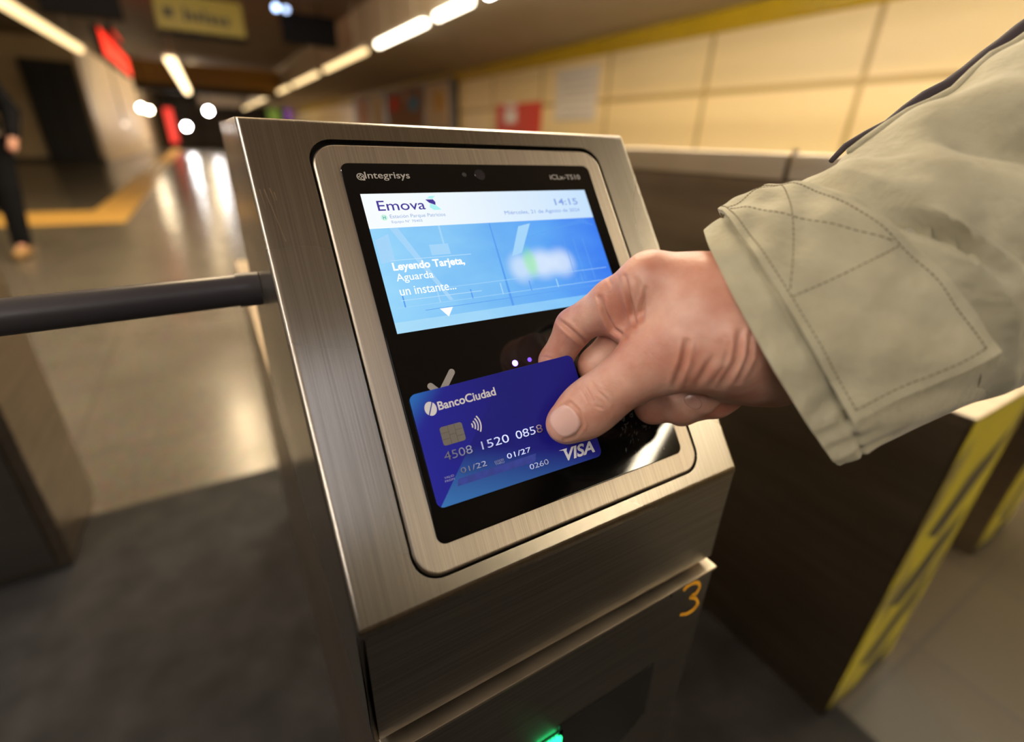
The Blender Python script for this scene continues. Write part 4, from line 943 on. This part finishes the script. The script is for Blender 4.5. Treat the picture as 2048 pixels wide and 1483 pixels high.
grooves = [([(1079, 716), (1090, 713), (1108, 719)], 2.5, .0005, .262), ([(1117, 639), (1146, 665), (1172, 688)], 4.5, .0017, .255),
    ([(1199, 594), (1209, 627), (1226, 658), (1252, 677)], 4.5, .0020, .25), ([(1250, 553), (1260, 601), (1272, 652)], 4.5, .0019, .24), ([(1291, 578), (1286, 612), (1282, 645)], 4.5, .0016, .235),
    ([(1217, 556), (1224, 573)], 3, .0005, .25), ([(1235, 548), (1243, 572)], 3, .0005, .25), ([(1275, 560), (1281, 600)], 5, .0006, .24),
    ([(1171, 774), (1185, 801)], 2.6, .0006, .23), ([(1183, 764), (1198, 785), (1212, 797), (1218, 807)], 2.6, .0007, .23), ([(1163, 780), (1175, 802)], 2.2, .0004, .23), ([(1191, 812), (1207, 817)], 2.4, .0005, .23), ([(1193, 770), (1203, 781)], 2, .0004, .23),
    ([(1372, 683), (1366, 724), (1349, 770)], 6, .0016, .24), ([(1480, 665), (1472, 724), (1440, 772)], 7, .0017, .24), ([(1502, 665), (1498, 712), (1475, 762)], 5, .0015, .24), ([(1424, 715), (1392, 772)], 6, .0008, .24), ([(1458, 690), (1448, 735), (1420, 772)], 5, .0007, .24),
    ([(1104, 836), (1122, 812), (1140, 804), (1158, 822), (1166, 850), (1150, 872), (1128, 879)], 3, .0007, .24)]
for pl_, wpx, dep_, dmax in grooves:
    pl_ = np.array(pl_, float); best = np.full(len(V), 1e9); par = np.zeros(len(V)); along = 0.0; tot = np.linalg.norm(np.diff(pl_, axis=0), axis=1).sum()
    for a, c in zip(pl_[:-1], pl_[1:]):
        t = np.clip(((PX - a) @ (c - a)) / ((c - a) @ (c - a)), 0, 1); dd = np.linalg.norm(PX - a - t[:, None] * (c - a), axis=1); par = np.where(dd < best, along + t * np.linalg.norm(c - a), par); best = np.minimum(best, dd); along += np.linalg.norm(c - a)
    g = np.exp(-(best / wpx) ** 2) - .45 * np.exp(-((best - 2.0 * wpx) / (wpx * 1.1)) ** 2)
    fade = np.sin(np.pi * np.clip((par / tot) * .84 + .08, 0, 1)) ** .8
    V = V - N * (g * facing * fade * dep_ * .95 * (Dp < dmax))[:, None]
V = smooth_np(V, 1, .4)
person = mesh_np('person', V, Q, M_skin)
prop(person, 'person in khaki jacket reaching in from the right, holding the bank card to the reader', 'person')
# nails: thin curved plates lying on the skin
from mathutils.bvhtree import BVHTree
bvh = BVHTree.FromPolygons([Vector(v) for v in V], [tuple(int(i) for i in q) for q in Q])
m_nail, nt, b = new_mat('fingernail'); setp(b, Base_Color=(.66, .42, .355, 1), Roughness=.16, Specular_IOR_Level=.5, Subsurface_Weight=.15, Subsurface_Scale=.003)
def nail(cx, cy, ax_, hl, hw, label, ex=2.6):
    ax_ = np.array(ax_) / np.linalg.norm(ax_); sx = np.array([-ax_[1], ax_[0]]); bm = bmesh.new(); NR, NA = 9, 40; rings = []
    for i in range(NR + 1):
        a = i / NR; row = []
        for k in range(NA if i else 1):
            t = 2 * math.pi * k / NA; ca, sa = math.cos(t), math.sin(t); e = 2 / ex
            px = np.array([cx, cy]) + ax_ * (math.copysign(abs(ca) ** e, ca) * a * hl) + sx * (math.copysign(abs(sa) ** e, sa) * a * hw)
            d = ray(*px); hit = bvh.ray_cast(Vector(CAM), Vector(d))
            row.append(bm.verts.new(hit[0] + hit[1] * (.00055 if a < .9 else -.0003 if a > .99 else .0004) * (1 if hit[1].dot(Vector(d)) < 0 else -1)))
        rings.append(row)
    for k in range(NA): bm.faces.new((rings[0][0], rings[1][k], rings[1][(k + 1) % NA]))
    for r0, r1_ in zip(rings[1:], rings[2:]):
        for k in range(NA): bm.faces.new((r0[k], r1_[k], r1_[(k + 1) % NA], r0[(k + 1) % NA]))
    o = from_bm('fingernail', bm, m_nail, person, smooth=True); o['label'] = label
nail(1130, 842, (-.81, .58), 29, 32, 'thumbnail, pale pink and glossy')
m_nail = plain('skin_toned_nail', (.56, .31, .235), .25)  # duller nail colour, toned closer to the skin
nail(1386, 803, (.86, .5), 20, 13, 'nail of a curled finger under the hand', 2.2)

# ================================================================== SLEEVE
m, nt, b = new_mat('khaki_cotton'); setp(b, Roughness=.85, Specular_IOR_Level=.2, Sheen_Weight=.15)
tc = nt.nodes.new('ShaderNodeTexCoord'); n = nt.nodes.new('ShaderNodeTexNoise'); n.inputs['Scale'].default_value = 38; n.inputs['Detail'].default_value = 6; nt.links.new(tc.outputs['Object'], n.inputs['Vector'])
r = nt.nodes.new('ShaderNodeValToRGB'); r.color_ramp.elements[0].position = .3; r.color_ramp.elements[1].position = .7
r.color_ramp.elements[0].color = (.34, .305, .20, 1); r.color_ramp.elements[1].color = (.45, .41, .28, 1); nt.links.new(n.outputs['Fac'], r.inputs[0]); nt.links.new(r.outputs[0], b.inputs['Base Color'])
n2 = nt.nodes.new('ShaderNodeTexNoise'); n2.inputs['Scale'].default_value = 900; nt.links.new(tc.outputs['Object'], n2.inputs['Vector'])
n3 = nt.nodes.new('ShaderNodeTexNoise'); n3.inputs['Scale'].default_value = 60; n3.inputs['Detail'].default_value = 5; nt.links.new(tc.outputs['Object'], n3.inputs['Vector'])
bpa = nt.nodes.new('ShaderNodeBump'); bpa.inputs['Strength'].default_value = .3; bpa.inputs['Distance'].default_value = .0003; nt.links.new(n2.outputs['Fac'], bpa.inputs['Height'])
bpb = nt.nodes.new('ShaderNodeBump'); bpb.inputs['Strength'].default_value = .5; bpb.inputs['Distance'].default_value = .006; nt.links.new(n3.outputs['Fac'], bpb.inputs['Height']); nt.links.new(bpa.outputs[0], bpb.inputs['Normal'])
nt.links.new(bpb.outputs[0], b.inputs['Normal']); M_khaki = m
M_thread = plain('darker_thread', (.15, .125, .07), .9)
class Tube:
    """a cloth tube given by top and bottom outline points (pixel, pixel, depth) and its half thickness"""
    def __init__(s, rows, lean=None):
        s.lean = lean; s.S = np.array([r_[0] for r_ in rows], float)
        s.T = np.array([at(*r_[1]) for r_ in rows]); s.B = np.array([at(*r_[2]) for r_ in rows]); s.W = np.array([r_[3] for r_ in rows])
    def _i(s, arr, q):
        if arr.ndim == 1: return np.interp(q, s.S, arr)
        return np.array([np.interp(q, s.S, arr[:, k]) for k in range(3)])
    def frame(s, q):
        Tt, Bb = s._i(s.T, q), s._i(s.B, q); c = (Tt + Bb) / 2; u = (Bb - Tt) / 2
        e = .5; ax_ = (s._i(s.T, q + e) + s._i(s.B, q + e) - s._i(s.T, q - e) - s._i(s.B, q - e)); ax_ /= np.linalg.norm(ax_) + 1e-12
        w_ = np.cross(ax_, u / np.linalg.norm(u)); w_ /= np.linalg.norm(w_)
        if w_ @ (CAM - c) < 0: w_ = -w_
        if s.lean is not None:
            v_ = CAM - c; v_ /= np.linalg.norm(v_); w2 = v_ - ax_ * s.lean; w2 -= (u / np.linalg.norm(u)) * (w2 @ u) / np.linalg.norm(u); w2 /= np.linalg.norm(w2)
            k_ = min(1, max(0, (q - 0.0) / 1.7)); w_ = w2 * (1 - k_) + w_ * k_; w_ /= np.linalg.norm(w_)
        return c, u, w_, s._i(s.W, q)
    def pt(s, q, th, off=0.0):
        """th 0: top outline, pi/2: towards the camera, pi: bottom outline"""
        c, u, w_, ww = s.frame(q); ul = np.linalg.norm(u)
        nrm = -u / ul * math.cos(th) / ul + w_ * math.sin(th) / ww; nrm /= np.linalg.norm(nrm)
        return c - u * math.cos(th) + w_ * ww * math.sin(th) + nrm * off
# s runs along the arm; cuff 0..1.55, sleeve from 1.5 on
cuffT = Tube([(0, (1412, 462, .221), (1675, 916, .215), .044), (0.55, (1458, 425, .222), (1726, 894, .216), .043), (1.55, (1545, 385, .226), (1925, 806, .219), .041), (1.9, (1572, 372, .226), (1965, 790, .219), .040)], lean=.10)
slvT = Tube([(1.45, (1556, 402, .226), (1900, 816, .219), .040), (1.7, (1572, 385, .226), (1935, 801, .219), .043), (2.1, (1605, 356, .225), (1960, 789, .218), .049), (2.6, (1648, 336, .224), (1988, 775, .217), .052),
             (3.3, (1705, 305, .223), (2030, 756, .216), .053), (5.0, (1860, 200, .222), (2150, 700, .214), .055), (7.2, (2060, 66, .221), (2340, 612, .212), .058), (10, (2330, -120, .222), (2560, 500, .212), .062), (16, (2950, -500, .23), (3150, 250, .22), .068), (22, (3560, -880, .24), (3740, 0, .23), .075)])
def fold(q, th):
    d = 0.0
    for (q0, t0, sq, st, sk, amp) in FOLDS:
        dt = (th - t0 + math.pi) % (2 * math.pi) - math.pi
        x = (q - q0 - sk * dt) / sq; d += 1.35 * amp * math.exp(-x * x - (dt / st) ** 2)
    return d
FOLDS = [(1.98, 1.32, .10, .24, .9, -.0060), (2.2, 1.36, .14, .28, .9, .0030), (4.1, 1.15, .35, .42, 1.2, -.0075), (3.0, 1.95, .22, .35, -1.1, -.005), (2.75, 1.62, .16, .35, .9, -.0035), (3.2, 1.35, .30, .40, .7, .003), (2.35, 1.1, .22, .4, .6, .0025), (4.6, 1.2, .35, .35, 1.5, -.006), (5.3, 1.25, .4, .5, 1.5, .004), (4.0, 1.75, .35, .35, -1.2, -.004), (3.3, 2.15, .22, .3, -1.0, -.005), (2.55, 2.2, .2, .35, -.6, -.004),
         (5.6, 1.9, .4, .4, -1.5, -.005), (6.6, 1.4, .4, .4, 1.0, -.005), (2.9, .6, .25, .3, .4, -.002), (6.0, .8, .5, .3, 1.0, -.003), (4.6, .55, .5, .25, 1.2, .002), (3.6, 2.6, .3, .3, -.8, -.004), (4.9, 2.5, .3, .3, -.8, .003)]
def cloth_tube(name, tb, q0, q1, nq, nth, off, disp_, thick, parent, mat, th0=0.0, th1=2 * math.pi):
    closed = abs(th1 - th0 - 2 * math.pi) < 1e-6
    ths = np.linspace(th0, th1, nth, endpoint=not closed); bm = bmesh.new(); G_ = []
    for layer in (0, 1):
        R_ = []
        for i in range(nq + 1):
            q = q0 + (q1 - q0) * i / nq
            R_.append([bm.verts.new(tb.pt(q, t, off - layer * thick + disp_(q, t))) for t in ths])
        G_.append(R_)
    def quad(a, b2, c, d, fl): bm.faces.new((a, b2, c, d) if not fl else (d, c, b2, a))
    kk_ = nth if closed else nth - 1
    for layer in (0, 1):
        for i in range(nq):
            for k in range(kk_): j = (k + 1) % nth; quad(G_[layer][i][k], G_[layer][i][j], G_[layer][i + 1][j], G_[layer][i + 1][k], layer)
    for i in (0, nq):
        for k in range(kk_): j = (k + 1) % nth; quad(G_[0][i][k], G_[1][i][k], G_[1][i][j], G_[0][i][j], i)
    if not closed:
        for k in (0, nth - 1):
            for i in range(nq): quad(G_[0][i][k], G_[0][i + 1][k], G_[1][i + 1][k], G_[1][i][k], k)
    return from_bm(name, bm, mat, parent, autosmooth=1.0)
def cuff_disp(q, t):
    g = 0.0
    if 1.75 < t < 3.6: g += .0011 * math.sin(t * 30 + 3 * q) * math.exp(-((q - .32) / .3) ** 2) * min(1, (t - 1.75) * 3)
    g += -.0012 * math.exp(-((q - .40) / .035) ** 2)
    g += .0008 * math.sin(t * 5 + q * 3) + .0005 * math.sin(t * 13 - q * 6)
    return g
def sl_disp(q, t):
    g = fold(q, t) + .0012 * math.sin(3 * t + 2.0 * q) + .0009 * math.sin(5 * t - 3.1 * q) + .0008 * math.sin(9 * t + 4.3 * q)
    g += -.0010 * math.exp(-((q - 2.62 - .05 * math.sin(t * 3)) / .03) ** 2)
    return g
sleeve = cloth_tube('jacket_sleeve', slvT, 1.45, 22, 190, 96, 0, sl_disp, .0018, person, M_khaki)
cuff = cloth_tube('cuff', cuffT, 0, 1.62, 60, 180, 0, cuff_disp, .0022, sleeve, M_khaki)
# buttoned strap around the cuff, its end standing free at the top
def tab_disp(q, t): return .0009 * math.sin(5 * t + 4 * q) * math.sin(3.1 * q + 1.2) + .0007 * math.sin(11 * t - 7 * q) + .0004 * math.sin(17 * t + 9 * q) + (.0015 * max(0, .35 - t) / .5) + .0022 * max(0, (t - 1.55) / .59) ** 2
t_end = 2.14
tab = cloth_tube('cuff_strap', cuffT, .42, 1.50, 30, 70, .0031, tab_disp, .0024, sleeve, M_khaki, th0=-.22, th1=t_end)
bm = bmesh.new()
def stitch(p0, p1, n_):
    for i in range(n_):
        a = (i + .12) / n_; c = (i + .80) / n_
        pp = [cuffT.pt(p0[0] + (p1[0] - p0[0]) * t, p0[1] + (p1[1] - p0[1]) * t, .0031 + tab_disp(p0[0] + (p1[0] - p0[0]) * t, p0[1] + (p1[1] - p0[1]) * t) + .0001) for t in (a, (a + c) / 2, c)]
        add_tube(bm, pp, .00022, 5)
stitch((.50, -.1), (.50, t_end - .06), 62); stitch((1.42, -.1), (1.42, t_end - .06), 62); stitch((.5, t_end - .07), (1.42, t_end - .07), 20)
stitch((.5, .25), (1.42, .25), 18); stitch((.5, 1.30), (1.42, 1.30), 18); stitch((.52, .3), (1.4, 1.26), 26); stitch((1.4, .3), (.52, 1.26), 26)
from_bm('stitching', bm, M_thread, sleeve)
# dark edge of the garment along the upper side of the sleeve
bm = bmesh.new()
qs = np.linspace(3.0, 20, 40)
P_ = [slvT.pt(q, -.10, .003 + sl_disp(q, -.1)) for q in qs]
add_tube(bm, P_, [.0012 + .0022 * min(1, (q - 3) / 3) for q in qs], 10)
pip = from_bm('dark_seam_edge', bm, plain('dark_plum_fabric', (.035, .025, .03), .8), sleeve, smooth=True)
bm = bmesh.new()
P_ = [slvT.pt(q, .13, .0006 + sl_disp(q, .13)) for q in qs]
add_tube(bm, P_, .0016, 8); from_bm('seam_welt', bm, M_khaki, sleeve, smooth=True)
